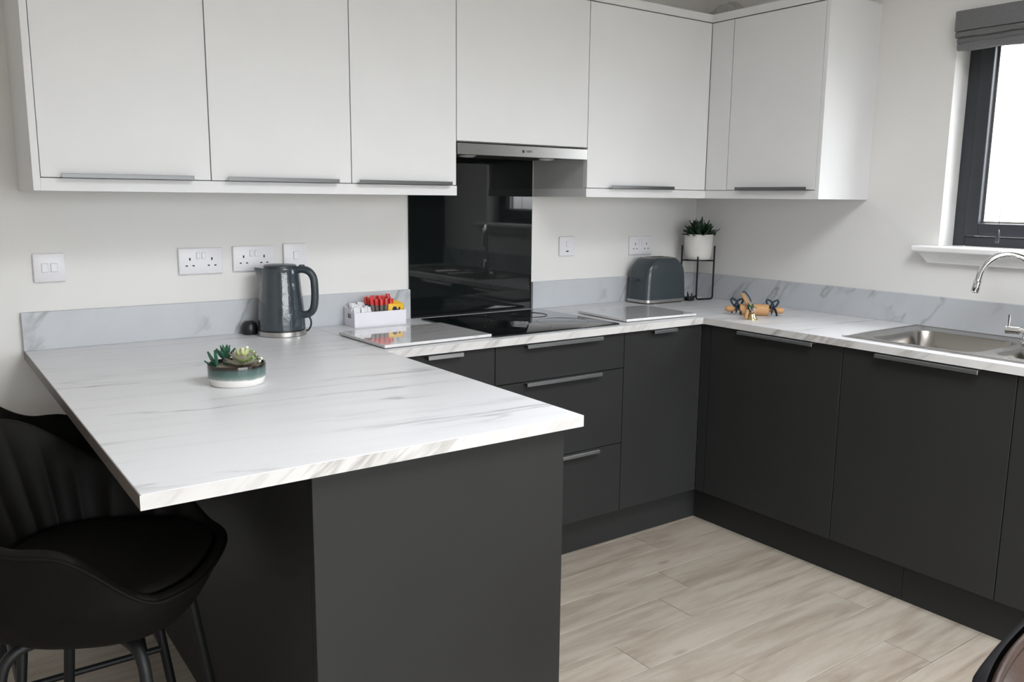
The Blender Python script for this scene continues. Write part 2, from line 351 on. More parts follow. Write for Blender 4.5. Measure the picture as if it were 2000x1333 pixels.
bm = bmesh.new()
box(bm, ROOM_X0, PX0, ROOM_Y0-0.2, ROOM_Y0, -0.08, CEIL); box(bm, PX1, 0, ROOM_Y0-0.2, ROOM_Y0, -0.08, CEIL); box(bm, PX0, PX1, ROOM_Y0-0.2, ROOM_Y0, PZ1, CEIL); box(bm, PX0, PX1, ROOM_Y0-0.2, ROOM_Y0, -0.08, -0.012)
obj('wall_front', bm, 'wall_paint', label='off-white wall with patio doors behind the camera', cat='wall', kind='structure')
# patio doors behind the camera: the room's main daylight
d = thing('door_1', (-2.00, ROOM_Y0-0.08, 0), 'dark framed glazed patio doors behind the camera', 'door', kind='structure')
bm = bmesh.new(); yq = ROOM_Y0-0.11
box(bm, PX0, PX1, yq, yq+0.06, 0, 0.06); box(bm, PX0, PX1, yq, yq+0.06, PZ1-0.06, PZ1)
for x in (PX0, PX0+1.08, PX0+2.16, PX1-0.06): box(bm, x, x+0.06, yq, yq+0.06, 0.06, PZ1-0.06)
obj('door_frame', bm, 'frame_grey', d)
for x in (PX0+0.06, PX0+1.14, PX0+2.22): obj('pane', B(x, x+1.02, yq+0.025, yq+0.031, 0.06, PZ1-0.06), 'window_glass', d)
# rooflight over the room behind the camera
rl = thing('window_2', ((RFX0+RFX1)/2, (RFY0+RFY1)/2, CEIL+0.2), 'flat rooflight in the ceiling above the camera', 'window', kind='structure')
bm = bmesh.new(); zq = CEIL+0.17
box(bm, RFX0, RFX0+0.05, RFY0, RFY1, zq, zq+0.05); box(bm, RFX1-0.05, RFX1, RFY0, RFY1, zq, zq+0.05); box(bm, RFX0+0.05, RFX1-0.05, RFY0, RFY0+0.05, zq, zq+0.05); box(bm, RFX0+0.05, RFX1-0.05, RFY1-0.05, RFY1, zq, zq+0.05)
obj('rooflight_frame', bm, 'frame_grey', rl)
obj('pane', B(RFX0+0.05, RFX1-0.05, RFY0+0.05, RFY1-0.05, zq+0.02, zq+0.026), 'window_glass', rl)
# kitchen window
wd = thing('window_1', (0.13, -1.555, WZ0), 'dark grey framed window above the sink', 'window', kind='structure')
bm = bmesh.new(); xa, xb = 0.10, 0.17
box(bm, xa, xb, WY1-0.045, WY1, WZ0, WZ1, 0.003); box(bm, xa, xb, WY0, WY0+0.045, WZ0, WZ1, 0.003)
box(bm, xa, xb, WY0+0.045, WY1-0.045, WZ0, WZ0+0.038, 0.003); box(bm, xa, xb, WY0+0.045, WY1-0.045, WZ1-0.045, WZ1, 0.003)
obj('outer_frame', bm, 'frame_grey', wd)
sy0, sy1, sz0, sz1 = WY0+0.047, WY1-0.047, WZ0+0.040, WZ1-0.047
bm = bmesh.new(); xs0, xs1 = 0.086, 0.150
box(bm, xs0, xs1, sy1-0.05, sy1, sz0, sz1, 0.004); box(bm, xs0, xs1, sy0, sy0+0.05, sz0, sz1, 0.004)
box(bm, xs0, xs1, sy0+0.05, sy1-0.05, sz0, sz0+0.048, 0.004); box(bm, xs0, xs1, sy0+0.05, sy1-0.05, sz1-0.05, sz1, 0.004)
sash = obj('sash', bm, 'frame_grey', wd)
bm = bmesh.new(); q = 0.008
for (a, b_, c, e) in ((sy1-0.05-q, sy1-0.05, sz0+0.048, sz1-0.05), (sy0+0.05, sy0+0.05+q, sz0+0.048, sz1-0.05), (sy0+0.058, sy1-0.058, sz0+0.048, sz0+0.048+q)):
    box(bm, 0.112, 0.130, a, b_, c, e)
obj('glazing_seal', bm, 'steel', sash)
obj('pane', B(0.118, 0.124, sy0+0.05, sy1-0.05, sz0+0.048, sz1-0.05), 'window_glass', wd)
# reveal lining is the wall itself; window board with moulded apron below
bm = bmesh.new(); box(bm, -0.062, 0.10, WY0-0.085, WY1+0.078, WZ0-0.022, WZ0, 0.006, 3)
wb_ = solo('trim_1', bm, 'white_gloss', (0, -1.555, WZ0-0.022), 'white painted window board below the dark window', 'window sill', kind='structure')
bm = bmesh.new()
prof = [(0.0, WZ0-0.022), (-0.046, WZ0-0.022), (-0.044, WZ0-0.030), (-0.030, WZ0-0.044), (-0.022, WZ0-0.058), (-0.020, WZ0-0.064), (0.0, WZ0-0.064)]
ya, yb = WY0-0.06, WY1+0.055
va = [bm.verts.new((x, ya - (x*0.8), z)) for x, z in prof]; vb = [bm.verts.new((x, yb + (x*0.0) - (WZ0-0.022-z)*0.6, z)) for x, z in prof]
for i in range(len(prof)):
    j = (i+1) % len(prof); bm.faces.new((va[i], va[j], vb[j], vb[i]))
bm.faces.new(va[::-1]); bm.faces.new(vb)
obj('apron', bm, 'white_gloss', wb_)

# ------------------------------------------------------------------ worktop, upstands, splashback
SX0, SX1, SY0, SY1 = -0.535, -0.045, -2.20, -1.200      # sink outline
wt = thing('worktop', (-1.0, -0.3, ZC-TH), 'white marble-effect worktop running from the peninsula to the sink', 'worktop')
e = 0.0012
bm = bmesh.new(); box(bm, XL+e, XR-e, YP+e, 0, ZC-TH, ZC, 0.0015, 1)
obj('peninsula_top', bm, 'marble_top', wt)
obj('back_top', B(XR-e, 0, -DF+e, 0, ZC-TH, ZC), 'marble_top', wt)
bm = bmesh.new()
box(bm, -DR+e, 0, SY1-0.015, -DF+e, ZC-TH, ZC); box(bm, -DR+e, SX0+0.015, SY0+0.015, SY1-0.015, ZC-TH, ZC); box(bm, SX1-0.015, 0, SY0+0.015, SY1-0.015, ZC-TH, ZC); box(bm, -DR+e, 0, -2.42, SY0+0.015, ZC-TH, ZC)
obj('right_top', bm, 'marble_top', wt)
obj('edge_band', B(XL, XR, YP, YP+e, ZC-TH, ZC-0.0006), 'marble_edge', wt)
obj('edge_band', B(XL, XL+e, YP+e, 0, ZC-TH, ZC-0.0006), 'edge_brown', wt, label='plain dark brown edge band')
obj('edge_band', B(XR-e, XR, YP+e, -DF, ZC-TH, ZC-0.0006), 'marble_edge', wt)
obj('edge_band', B(XR, -DR, -DF, -DF+e, ZC-TH, ZC-0.0006), 'marble_edge', wt)
obj('edge_band', B(-DR, -DR+e, -2.42, -DF, ZC-TH, ZC-0.0006), 'marble_edge', wt)
SBX0, SBX1 = -1.621, -1.021
solo('upstand', B(XL, SBX0-0.0, -0.018, 0, ZC, UPS, 0.001, 1), 'marble_upstand', (-2.3, -0.009, ZC), 'pale marble-effect upstand behind the kettle', 'upstand', 'worktop upstands')
solo('upstand', B(SBX1, 0, -0.018, 0, ZC, UPS, 0.001, 1), 'marble_upstand', (-0.5, -0.009, ZC), 'pale marble-effect upstand behind the toaster', 'upstand', 'worktop upstands')
solo('upstand', B(-0.018, 0, -2.42, -0.018, ZC, UPS, 0.001, 1), 'marble_upstand', (-0.009, -1.2, ZC), 'pale marble-effect upstand running behind the sink', 'upstand', 'worktop upstands')
solo('splashback', B(SBX0+0.001, SBX1-0.001, -0.007, 0, ZC, 1.553, 0.001, 1), 'black_glass', (-1.32, -0.004, ZC), 'glossy black glass splashback behind the hob', 'splashback')

# ------------------------------------------------------------------ handles
def handle_bm(axis, a, b_, face, z, up, out):
    """edge pull: a strip over the door edge with a turned lip; axis 'x' faces -Y, axis 'y' faces -X"""
    bm = bmesh.new()
    lip0, lip1 = (z-0.012, z) if up else (z-0.001, z+0.011)
    top0, top1 = (z-0.0015, z+0.0008) if up else (z-0.0012, z+0.0008)
    if axis == 'x':
        box(bm, a, b_, face-out, face+0.018, top0, top1); box(bm, a, b_, face-out-0.002, face-out, lip0, lip1, 0.0006, 1)
    else:
        box(bm, face-out, face+0.018, a, b_, top0, top1); box(bm, face-out-0.002, face-out, a, b_, lip0, lip1, 0.0006, 1)
    return bm

# ------------------------------------------------------------------ wall cabinets
G = 0.0015
def wall_unit(x0, x1, z0, label, handle=None, door_x=None, end_panel=None):
    c = thing('wall_cabinet', ((x0+x1)/2, -DU/2, z0), label, 'cabinet', 'pale grey wall cabinets')
    obj('carcass', B(x0+0.0005, x1-0.0005, -DU+0.021, 0, z0+0.0, ZT+0.002), 'carcass_white', c)
    dx0, dx1 = door_x or (x0, x1)
    dz0 = z0+0.002
    dr = obj('door', B(dx0+G, dx1-G, -DU, -DU+0.019, dz0, ZT-0.002, 0.0008, 1), 'cab_white', c)
    if handle: obj('handle', handle_bm('x', handle[0], handle[1], -DU, dz0, False, 0.020), 'handle_grey', dr, label='brushed steel edge pull')
    return c
UL, U1, U2, U3, U4 = -2.9282, -2.4644, -2.0151, -1.615, -1.015
c1 = wall_unit(UL+0.018, U1, ZD, 'pale grey wall cabinet above the double light switch, leftmost of the row', (-2.862, -2.518))
obj('end_panel', B(UL, UL+0.018, -DU, 0, ZU, ZT+0.034, 0.0008, 1), 'cab_white', c1)
wall_unit(U1, U2, ZD, 'pale grey wall cabinet above the kettle', (-2.421, -2.067))
c3 = wall_unit(U2, U3, ZD, 'pale grey wall cabinet directly left of the extractor hood', (-1.996, -1.644))
hc = wall_unit(U3, U4, 1.556, 'short pale grey wall cabinet above the extractor hood', None)
c5 = wall_unit(U4, -DUR-0.02, ZD, 'pale grey wall cabinet above the toaster, right of the extractor hood', (-0.90, -0.545), (U4, -DUR-0.001))
UR, URS = -0.9233, -0.4682
c6 = thing('wall_cabinet', (-DUR/2, -0.6, ZD), 'pale grey wall cabinet on the window wall, beside the window', 'cabinet', 'pale grey wall cabinets')
obj('carcass', B(-DUR+0.021, 0, UR+0.018, -DU+0.022, ZD, ZT+0.002), 'carcass_white', c6)
obj('filler', B(-DUR, -DUR+0.019, URS+G, -DU-0.0005, ZD+0.002, ZT-0.002), 'cab_white', c6)
d6 = obj('door', B(-DUR, -DUR+0.019, UR+0.018+G, URS-G, ZD+0.002, ZT-0.002, 0.0008, 1), 'cab_white', c6)
obj('handle', handle_bm('y', -0.88, -0.53, -DUR, ZD+0.002, False, 0.020), 'handle_grey', d6, label='brushed steel edge pull')
obj('end_panel', B(-DUR, 0, UR, UR+0.018, ZU, ZT+0.024, 0.0008, 1), 'cab_white', c6)
# light rails under and cornice over the cabinets
def rail(name, z0, z1, segs, loc, label, cat):
    bm = bmesh.new()
    for s in segs: box(bm, *s, z0, z1)
    return solo(name, bm, 'cab_white', loc, label, cat)
rail('light_rail', ZU, ZD-0.0005, [(UL+0.018, U3+0.001, -DU, 0)], (-2.3, -0.17, ZU), 'pale grey light rail under the three left wall cabinets', 'rail')
rail('light_rail', ZU, ZD-0.0005, [(U4-0.001, 0, -DU, 0), (-DUR, 0, UR+0.018, -DU)], (-0.5, -0.17, ZU), 'pale grey light rail turning the corner under the right wall cabinets', 'rail')
rail('cornice', ZT+0.0025, ZT+0.034, [(UL+0.018, 0, -DU, 0)], (-1.5, -0.17, ZT), 'pale grey cornice strip along the top of the hob wall cabinets', 'cornice')
rail('cornice', ZT+0.0025, ZT+0.034, [(-DUR, 0, UR+0.018, -DU-0.0005)], (-0.17, -0.64, ZT), 'pale grey cornice strip on top of the cabinet beside the window', 'cornice')
# crumpled sheet left on top of the corner cabinets
bm = bmesh.new(); rnd = random.Random(3); nx, ny = 14, 8; g = []
for i in range(nx):
    r_row = []
    for j in range(ny):
        u, v = i/(nx-1), j/(ny-1)
        h = 0.085*max(0.0, math.sin(math.pi*u))**0.8*math.sin(math.pi*v)**0.6*(0.65+0.35*math.sin(u*9+v*2)) + rnd.uniform(0, 0.006)*(0 < i < nx-1)*(0 < j < ny-1)
        if i in (0, nx-1) or j in (0, ny-1): h = 0.0
        r_row.append(bm.verts.new((-0.315+u*0.15+rnd.uniform(-.004, .004), -0.425+v*0.14+rnd.uniform(-.004, .004), ZT+0.0345+h)))
    g.append(r_row)
for i in range(nx-1):
    for j in range(ny-1): bm.faces.new((g[i][j], g[i+1][j], g[i+1][j+1], g[i][j+1]))
bottom = [v for v in g[0]]+[g[i][ny-1] for i in range(1, nx)]+[g[nx-1][j] for j in range(ny-2, -1, -1)]+[g[i][0] for i in range(nx-2, 0, -1)]
bm.faces.new(bottom)
solo('crumpled_sheet', bm, 'dust_sheet', (-0.24, -0.36, ZT+0.034), 'grey crumpled lump on top of the corner wall cabinets', 'sheet', smooth=40)

# ------------------------------------------------------------------ extractor hood
h = thing('extractor_hood', (-1.315, -0.18, 1.51), 'slim stainless steel extractor hood above the hob', 'hood')
obj('body', B(U3+0.004, U4-0.004, -DU+0.02, -0.008, 1.522, 1.553), 'black_plastic', h)
fa = obj('fascia', B(U3+0.002, U4-0.002, -DU-0.004, -DU+0.016, 1.511, 1.5505, 0.001, 1), 'hood_steel', h)
obj('filter', B(U3+0.03, U4-0.03, -DU+0.03, -0.03, 1.516, 1.522, 0.002, 1), 'dark_slot', h)
for x in (-1.50, -1.13): obj('lamp', LA([(0.032, 1.5155), (0.032, 1.512), (0.024, 1.508), (0.001, 1.506)], (x, -0.24, 0), 20), 'lamp_lens', h, smooth=40)
fc = bpy.data.curves.new('logo', 'FONT'); fc.body = 'NEFF'; fc.size = 0.0125; fc.extrude = 0.0003; fc.align_x = 'CENTER'; fc.align_y = 'CENTER'
fo = bpy.data.objects.new('logo_tmp', fc); COL.objects.link(fo)
dg = bpy.context.evaluated_depsgraph_get(); dg.update()
me = bpy.data.meshes.new_from_object(fo.evaluated_get(dg)); bpy.data.objects.remove(fo); me.name = 'logo'
me.materials.clear(); me.materials.append(MATS['black_plastic'])
bm = bmesh.new(); bm.from_mesh(me); bm.transform(Matrix.Translation((-1.300, -DU-0.0042, 1.531)) @ Matrix.Rotation(math.pi/2, 4, 'X'))
bx_ = LA([(0.0055, 0), (0.0055, 0.0004)], (0, 0, 0), 20); tmp = bpy.data.meshes.new('t'); bx_.transform(Matrix.Translation((-1.3275, -DU-0.0042, 1.531)) @ Matrix.Rotation(math.pi/2, 4, 'X')); bx_.to_mesh(tmp); bx_.free(); bm.from_mesh(tmp)
obj('logo', bm, 'black_plastic', h)

# ------------------------------------------------------------------ base cabinets
ZTOP = ZC-TH-0.004
def front(c, name, x0, x1, z0, z1, h=None, face=-DD):
    d = obj(name, B(x0+G, x1-G, face, face+0.019, z0+0.0015, z1-0.0015, 0.0008, 1), 'cab_grey', c)
    if h: obj('handle', handle_bm('x', h[0], h[1], face, z1-0.0015, True, 0.022), 'handle_steel', d, label='brushed steel edge pull')
    return d
XS1, XS0 = -1.007, -1.607
def base_unit(x0, x1, label):
    c = thing('base_cabinet', ((x0+x1)/2, -0.3, ZK), label, 'cabinet', 'charcoal base cabinets')
    obj('carcass', B(x0+0.0005, x1-0.0005, -DD+0.022, 0, ZK, ZC-TH), 'carcass_grey', c); return c
b1 = base_unit(-2.0625, XS0, 'charcoal base cabinet between the peninsula and the drawers under the hob')
front(b1, 'drawer', -2.0625, XS0, 0.72, ZTOP, (-1.882, -1.748)); front(b1, 'door', -2.0625, XS0, ZK, 0.72)
b2 = base_unit(XS0, XS1, 'charcoal three-drawer base unit under the hob')
front(b2, 'drawer', XS0, XS1, 0.7205, ZTOP, (-1.485, -1.135)); front(b2, 'drawer', XS0, XS1, 0.4225, 0.7205, (-1.485, -1.135)); front(b2, 'drawer', XS0, XS1, ZK, 0.4225, (-1.485, -1.137))
b3 = base_unit(XS1, -DDR+0.022, 'narrow charcoal base cabinet in the corner right of the drawers')
front(b3, 'door', XS1, -DDR-0.0, ZK, ZTOP, (-0.868, -0.742))
def right_unit(y1, y0, label, hd):
    c = thing('base_cabinet', (-0.3, (y0+y1)/2, ZK), label, 'cabinet', 'charcoal base cabinets')
    sink = y1 < -1.0
    if sink:
        bm = bmesh.new(); box(bm, -DDR+0.022, 0, y0+0.0005, y1-0.0005, ZK, 0.66); box(bm, -DDR+0.022, -DDR+0.032, y0+0.0005, y1-0.0005, 0.66, ZC-TH)
    else: bm = B(-DDR+0.022, 0, y0+0.0005, y1-0.0005, ZK, ZC-TH)
    obj('carcass', bm, 'carcass_grey', c)
    d = obj('door', B(-DDR, -DDR+0.019, y0+G, y1-G, ZK+0.0015, ZTOP-0.0015, 0.0008, 1), 'cab_grey', c)
    obj('handle', handle_bm('y', hd[0], hd[1], -DDR, ZTOP-0.0015, True, 0.022), 'handle_steel', d, label='brushed steel edge pull'); return c
S1, S2 = -1.234, -1.812
r1 = right_unit(-0.634, S1, 'charcoal base cabinet under the rolling pin, next to the inner corner', (-1.122, -0.783))
obj('corner_post', B(-DDR, -DDR+0.019, -0.634+G, -DD-0.0005, ZK+0.0015, ZTOP-0.0015), 'cab_grey', r1)
right_unit(S1, S2, 'charcoal base cabinet under the left bowl of the sink', (-1.706, -1.365))
right_unit(S2, -2.415, 'charcoal base cabinet under the tap, at the right edge of the photo', (-2.28, -1.94))
solo('plinth', B(-2.0625, -DKR, -DK, -DK+0.018, 0.0, ZK-0.001), 'cab_grey', (-1.3, -DK, 0), 'charcoal plinth below the hob drawers', 'plinth')
solo('plinth', B(-DKR, -DKR+0.018, -1.49, -DK+0.018, 0.0, ZK-0.001), 'cab_grey', (-DKR, -1.0, 0), 'charcoal plinth below the rolling pin cabinet, on the window wall side', 'plinth')
solo('plinth', B(-DKR, -DKR+0.018, -2.415, -1.4915, 0.0, ZK-0.001), 'cab_grey', (-DKR, -1.95, 0), 'charcoal plinth below the sink cabinets', 'plinth')
# tall unit further along the window wall (seen in the black glass)
tu = thing('tall_cabinet', (-0.3, -2.72, 0), 'tall charcoal larder cabinet beyond the window, mirrored in the splashback', 'cabinet')
obj('carcass', B(-0.56, -0.003, -3.02, -2.425, 0, 2.12), 'carcass_grey', tu)
for k, (a, b_) in enumerate(((0.15, 1.15), (1.153, 2.12))):
    dd_ = obj('door', B(-0.58, -0.561, -3.018, -2.427, a, b_), 'cab_grey', tu)
    obj('handle', B(-0.602, -0.580, -2.47, -2.455, a+0.35, a+0.65), 'handle_steel', dd_)
# peninsula
PE0, PE1 = -2.655, -2.0645
pc = thing('peninsula_cabinet', (-2.36, -0.8, 0), 'charcoal peninsula cabinet with a plain end panel under the breakfast bar', 'cabinet')
obj('carcass', B(PE0+0.019, PE1-0.02, YP+0.04, -0.003, ZK, ZC-TH), 'carcass_grey', pc)
obj('end_panel', B(PE0, PE1, YP+0.02, YP+0.039, 0, ZC-TH, 0.0008, 1), 'cab_grey', pc)
obj('back_panel', B(PE0, PE0+0.018, YP+0.0395, -0.003, 0, ZC-TH), 'cab_grey', pc)
for a, b_ in ((YP+0.04, -1.07), (-1.07, -DD-0.02)): obj('door', B(PE1-0.019, PE1, a+G, b_-G, ZK, ZTOP), 'cab_grey', pc)

# ------------------------------------------------------------------ hob
HX0, HX1, HY0, HY1 = -1.600, -1.016, -0.566, -0.062
hb = thing('induction_hob', (-1.31, -0.31, ZC), 'flat black glass induction hob set in the worktop', 'hob')
obj('glass_top', B(HX0, HX1, HY0, HY1, ZC, ZC+0.006, 0.002, 2), 'black_glass', hb, smooth=30)
for (x, y, r) in ((-1.45, -0.19, 0.10), (-1.17, -0.19, 0.075), (-1.45, -0.42, 0.075), (-1.17, -0.41, 0.10)):
    bm = bmesh.new(); tube(bm, [(x+r*math.cos(a*math.pi/20), y+r*math.sin(a*math.pi/20), ZC+0.0061) for a in range(40)], 0.0008, n=4, closed=True, flat=(1, 0.3))
    obj('cooking_zone', bm, 'hob_mark', hb)
bm = bmesh.new()
for i in range(9): box(bm, -1.40+i*0.022, -1.388+i*0.022, -0.548, -0.544, ZC+0.006, ZC+0.0062)
obj('touch_controls', bm, 'hob_mark', hb)

# ------------------------------------------------------------------ marble boards
def board(x0, x1, y0, y1, rot, label):
    c = ((x0+x1)/2, (y0+y1)/2, ZC)
    t = thing('worktop_board', c, label, 'board', 'grey marble worktop boards')
    bm = B(x0, x1, y0, y1, ZC+0.003, ZC+0.0125, 0.0012, 2); rotz_bm(bm, c, rot); obj('slab', bm, 'marble_board', t)
    for x in (x0+0.03, x1-0.03):
        for y in (y0+0.03, y1-0.03):
            bm = LA([(0.008, ZC), (0.008, ZC+0.003)], (x, y, 0), 14); rotz_bm(bm, c, rot); obj('foot', bm, 'black_plastic', t)
board(-2.020, -1.606, -0.562, -0.235, math.radians(1.5), 'glossy grey marble board left of the hob, in front of the sachet tray')
board(-0.955, -0.577, -0.552, -0.245, math.radians(-2.0), 'glossy grey marble board right of the hob, in front of the toaster')

# ------------------------------------------------------------------ sockets and switches
def plate(name, x0, x1, z0, z1, label, cat, group=None):
    t = thing(name, ((x0+x1)/2, 0, (z0+z1)/2), label, cat, group)
    bm = B(x0, x1, -0.010, 0, z0, z1, 0.004, 3); obj('plate', bm, 'socket_plastic', t, smooth=35); return t
def rocker(t, x, z, w_=0.012, h_=0.022):
    obj('surround', B(x-w_/2-0.001, x+w_/2+0.001, -0.0104, -0.008, z-h_/2-0.001, z+h_/2+0.001), 'carcass_white', t)
    bm = B(x-w_/2, x+w_/2, -0.013, -0.009, z-h_/2, z+h_/2, 0.001, 1); obj('rocker', bm, 'socket_rocker', t)
def pins(t, x, z):
    for (dx, dz, w_, h_) in ((0, 0.011, 0.0045, 0.009), (-0.011, -0.011, 0.007, 0.004), (0.011, -0.011, 0.007, 0.004)):
        obj('pin_hole', B(x+dx-w_/2, x+dx+w_/2, -0.0103, -0.006, z+dz-h_/2, z+dz+h_/2), 'dark_slot', t)
def double_socket(x, z, label):
    t = plate('double_socket', x-0.0725, x+0.0725, z-0.044, z+0.044, label, 'socket', 'white double sockets')
    for s in (-1, 1): rocker(t, x+s*0.009, z+0.018, 0.011, 0.020); pins(t, x+s*0.036, z-0.004)
double_socket(-2.412, 1.142, 'white double socket left of the kettle, nearest to the light switch')
double_socket(-2.232, 1.145, 'white double socket partly hidden behind the kettle spout')
double_socket(-0.378, 1.146, 'white double socket above the toaster')
t = plate('light_switch', -2.908, -2.820, 1.093, 1.181, 'white two-gang light switch below the leftmost wall cabinet', 'switch')
for s in (-1, 1): rocker(t, -2.864+s*0.0125, 1.137, 0.017, 0.026)
t = plate('cooker_switch', -2.125, -2.037, 1.108, 1.194, 'white single switch plate just above the kettle handle', 'switch'); rocker(t, -2.080, 1.151, 0.016, 0.028)
t = plate('fused_spur', -0.870, -0.784, 1.110, 1.196, 'white fused spur plate right of the black splashback', 'switch')
rocker(t, -0.827, 1.162, 0.014, 0.020); obj('fuse_slot', B(-0.834, -0.820, -0.0104, -0.006, 1.128, 1.133), 'dark_slot', t)
obj('fuse_holder', B(-0.839, -0.815, -0.0115, -0.009, 1.135, 1.146, 0.001, 1), 'socket_rocker', t)

# ------------------------------------------------------------------ kettle
KC = Vector((-2.178, -0.113, ZC)); RT = Vector((0.813, -0.582, 0)); KA = math.atan2(-0.582, 0.813)
kt = thing('kettle', KC, 'slate grey dimpled jug kettle with a steel base band', 'kettle')
def kr(r, z, a):
    d = (a-(KA+math.pi)+math.pi) % (2*math.pi)-math.pi
    s = max(0.0, min(1.0, (z-0.165)/0.065)); s = s*s*(3-2*s)
    return r + 0.026*math.exp(-(d/0.36)**2)*s
prof = [(0.0795, 0.022), (0.0795, 0.028), (0.0785, 0.06), (0.0755, 0.10), (0.0715, 0.14), (0.0675, 0.18), (0.0650, 0.21), (0.0640, 0.228), (0.0620, 0.232), (0.056, 0.2325)]
obj('body', LA(prof, KC, 64, kr), 'kettle_slate', kt, smooth=50)
obj('base_gap', LA([(0.077, 0.018), (0.077, 0.0225)], KC, 40), 'black_plastic', kt)
obj('base_band', LA([(0.079, 0.0), (0.0825, 0.002), (0.0825, 0.017), (0.080, 0.0185)], KC, 56), 'steel', kt, smooth=40)
lid = obj('lid', LA([(0.055, 0.2315), (0.055, 0.239), (0.050, 0.242), (0.001, 0.243)], KC, 40), 'kettle_plastic', kt, smooth=40)
hp = [(0.050, 0.222), (0.075, 0.226), (0.098, 0.219), (0.113, 0.198), (0.1165, 0.165), (0.116, 0.125), (0.110, 0.090), (0.094, 0.073), (0.071, 0.070)]
hp = catmull([KC+RT*a+Vector((0, 0, z)) for a, z in hp], 6)
obj('handle', T(hp, 0.0135, n=14, flat=(1.15, 0.95)), 'kettle_plastic', kt, smooth=60)
obj('lid_button', B(KC.x+RT.x*0.075-0.008, KC.x+RT.x*0.075+0.008, KC.y+RT.y*0.075-0.007, KC.y+RT.y*0.075+0.007, ZC+0.232, ZC+0.2425, 0.002, 2), 'kettle_plastic', kt)
cp = catmull([KC+RT*0.070+Vector((0.01, 0.045, 0.012)), KC+RT*0.098+Vector((0.0, 0.03, 0.010)), KC+RT*0.112+Vector((0.0, 0.03, 0.030)), KC+RT*0.108+Vector((0, 0.03, 0.056)), KC+RT*0.085+Vector((0.0, 0.04, 0.066)), KC+RT*0.05+Vector((0.0, 0.055, 0.055)), KC+RT*-0.02+Vector((-0.02, 0.078, 0.006)), KC+Vector((-0.085, 0.070, 0.006))], 6)
obj('cord', T(cp, 0.0032, n=8), 'black_plastic', kt, smooth=60)
pl = thing('mains_plug', (-2.272, -0.052, ZC), 'black plug lying behind the left side of the kettle', 'plug')
obj('plug_body', LA([(0.022, 0), (0.027, 0.008), (0.027, 0.026), (0.024, 0.038), (0.014, 0.046), (0.001, 0.047)], (-2.272, -0.052, ZC), 24), 'black_plastic', pl, smooth=50)
obj('cord_grip', T([(-2.262, -0.052, ZC+0.008), (-2.236, -0.046, ZC+0.006)], [0.007, 0.0045], n=10), 'black_plastic', pl, smooth=50)

# ------------------------------------------------------------------ sachet tray and its contents
TX0, TX1, TY0, TY1 = -1.905, -1.692, -0.112, -0.022
tr = thing('sachet_tray', ((TX0+TX1)/2, (TY0+TY1)/2, ZC), 'white open tray holding sachets beside the splashback', 'tray')
tk = 0.004
obj('tray_base', B(TX0, TX1, TY0, TY1, ZC, ZC+tk), 'tray_white', tr)
obj('front_side', B(TX0, TX1, TY0, TY0+tk, ZC+tk, ZC+0.054, 0.0008, 1), 'tray_white', tr)
obj('back_side', B(TX0, TX1, TY1-tk, TY1, ZC+tk, ZC+0.070, 0.0008, 1), 'tray_white', tr)
for x in (TX0, TX1-tk):
    bm = bmesh.new(); box(bm, x, x+tk, TY0+tk, TY0+0.026, ZC+tk, ZC+0.058); box(bm, x, x+tk, TY1-0.026, TY1-tk, ZC+tk, ZC+0.068)
    box(bm, x, x+tk, TY0+0.026, TY1-0.026, ZC+tk, ZC+0.030); box(bm, x, x+tk, TY0+0.026, TY1-0.026, ZC+0.048, ZC+0.066)
    obj('end_side', bm, 'tray_white', tr)
rnd = random.Random(11)
def stick(name, c, w_, t_, h_, tilt, yaw, m1, m2, frac, label, cat, group):
    """sachet with crimped top: a pillow-shaped packet standing in the tray"""
    t = thing(name, c, label, cat, group)
    def seg(z0, z1, m, nm):
        bm = bmesh.new(); rings = []
        for k in range(5):
            z = z0+(z1-z0)*k/4; u = z/h_; th = t_*(0.25+0.75*math.sin(math.pi*min(1, max(0, u)))**0.5)
            ring = []
            for i in range(8):
                a = 2*math.pi*(i+0.5)/8; ring.append(bm.verts.new((w_/2*math.copysign(abs(math.cos(a))**0.5, math.cos(a)), th/2*math.sin(a), z)))
            rings.append(ring)
        for A, C in zip(rings, rings[1:]):
            for i in range(8): bm.faces.new((A[i], A[(i+1) % 8], C[(i+1) % 8], C[i]))
        bm.faces.new(rings[0][::-1]); bm.faces.new(rings[-1])
        M = Matrix.Rotation(yaw, 4, 'Z') @ Matrix.Rotation(tilt[0], 4, 'X') @ Matrix.Rotation(tilt[1], 4, 'Y')
        bm.transform(M)
        o = bpy.data.objects.new(nm, mesh_of(bm, nm, m, 60)); COL.objects.link(o); o.parent = t
    if m2: seg(0, h_*frac, m1, 'packet'); seg(h_*frac, h_, m2, 'packet_top')
    else: seg(0, h_, m1, 'packet')
for i in range(9):
    cx = TX0+0.020+0.056*((i % 3)/2.0)+rnd.uniform(-.003, .003); cy = TY0+0.022+0.021*(i//3)
    stick('sugar_sachet', (cx, cy, ZC+0.006), 0.027, 0.010, 0.066+0.005*(i//3)+rnd.uniform(-.004, .004), (rnd.uniform(-.05, .05), rnd.uniform(-.12, .12)), rnd.uniform(-.2, .2), 'sachet_white', None, 1, 'white sugar sachet at the left end of the white tray', 'sachet', 'white sugar sachets')
for i in range(15):
    cx = TX0+0.092+0.058*((i % 5)/4.0)+rnd.uniform(-.002, .002); cy = TY0+0.024+0.018*(i//5)
    stick('coffee_stick', (cx, cy, ZC+0.006), 0.0165, 0.012, 0.095+0.004*(i//5)+rnd.uniform(-.004, .004), (rnd.uniform(-.04, .04), 0.16*((i % 5)/2.0-1)*0.9+rnd.uniform(-.03, .03)), rnd.uniform(-.3, .3), 'sachet_brown', 'sachet_red', 0.74, 'red topped coffee stick standing in the middle of the white tray', 'sachet', 'red topped coffee sticks')
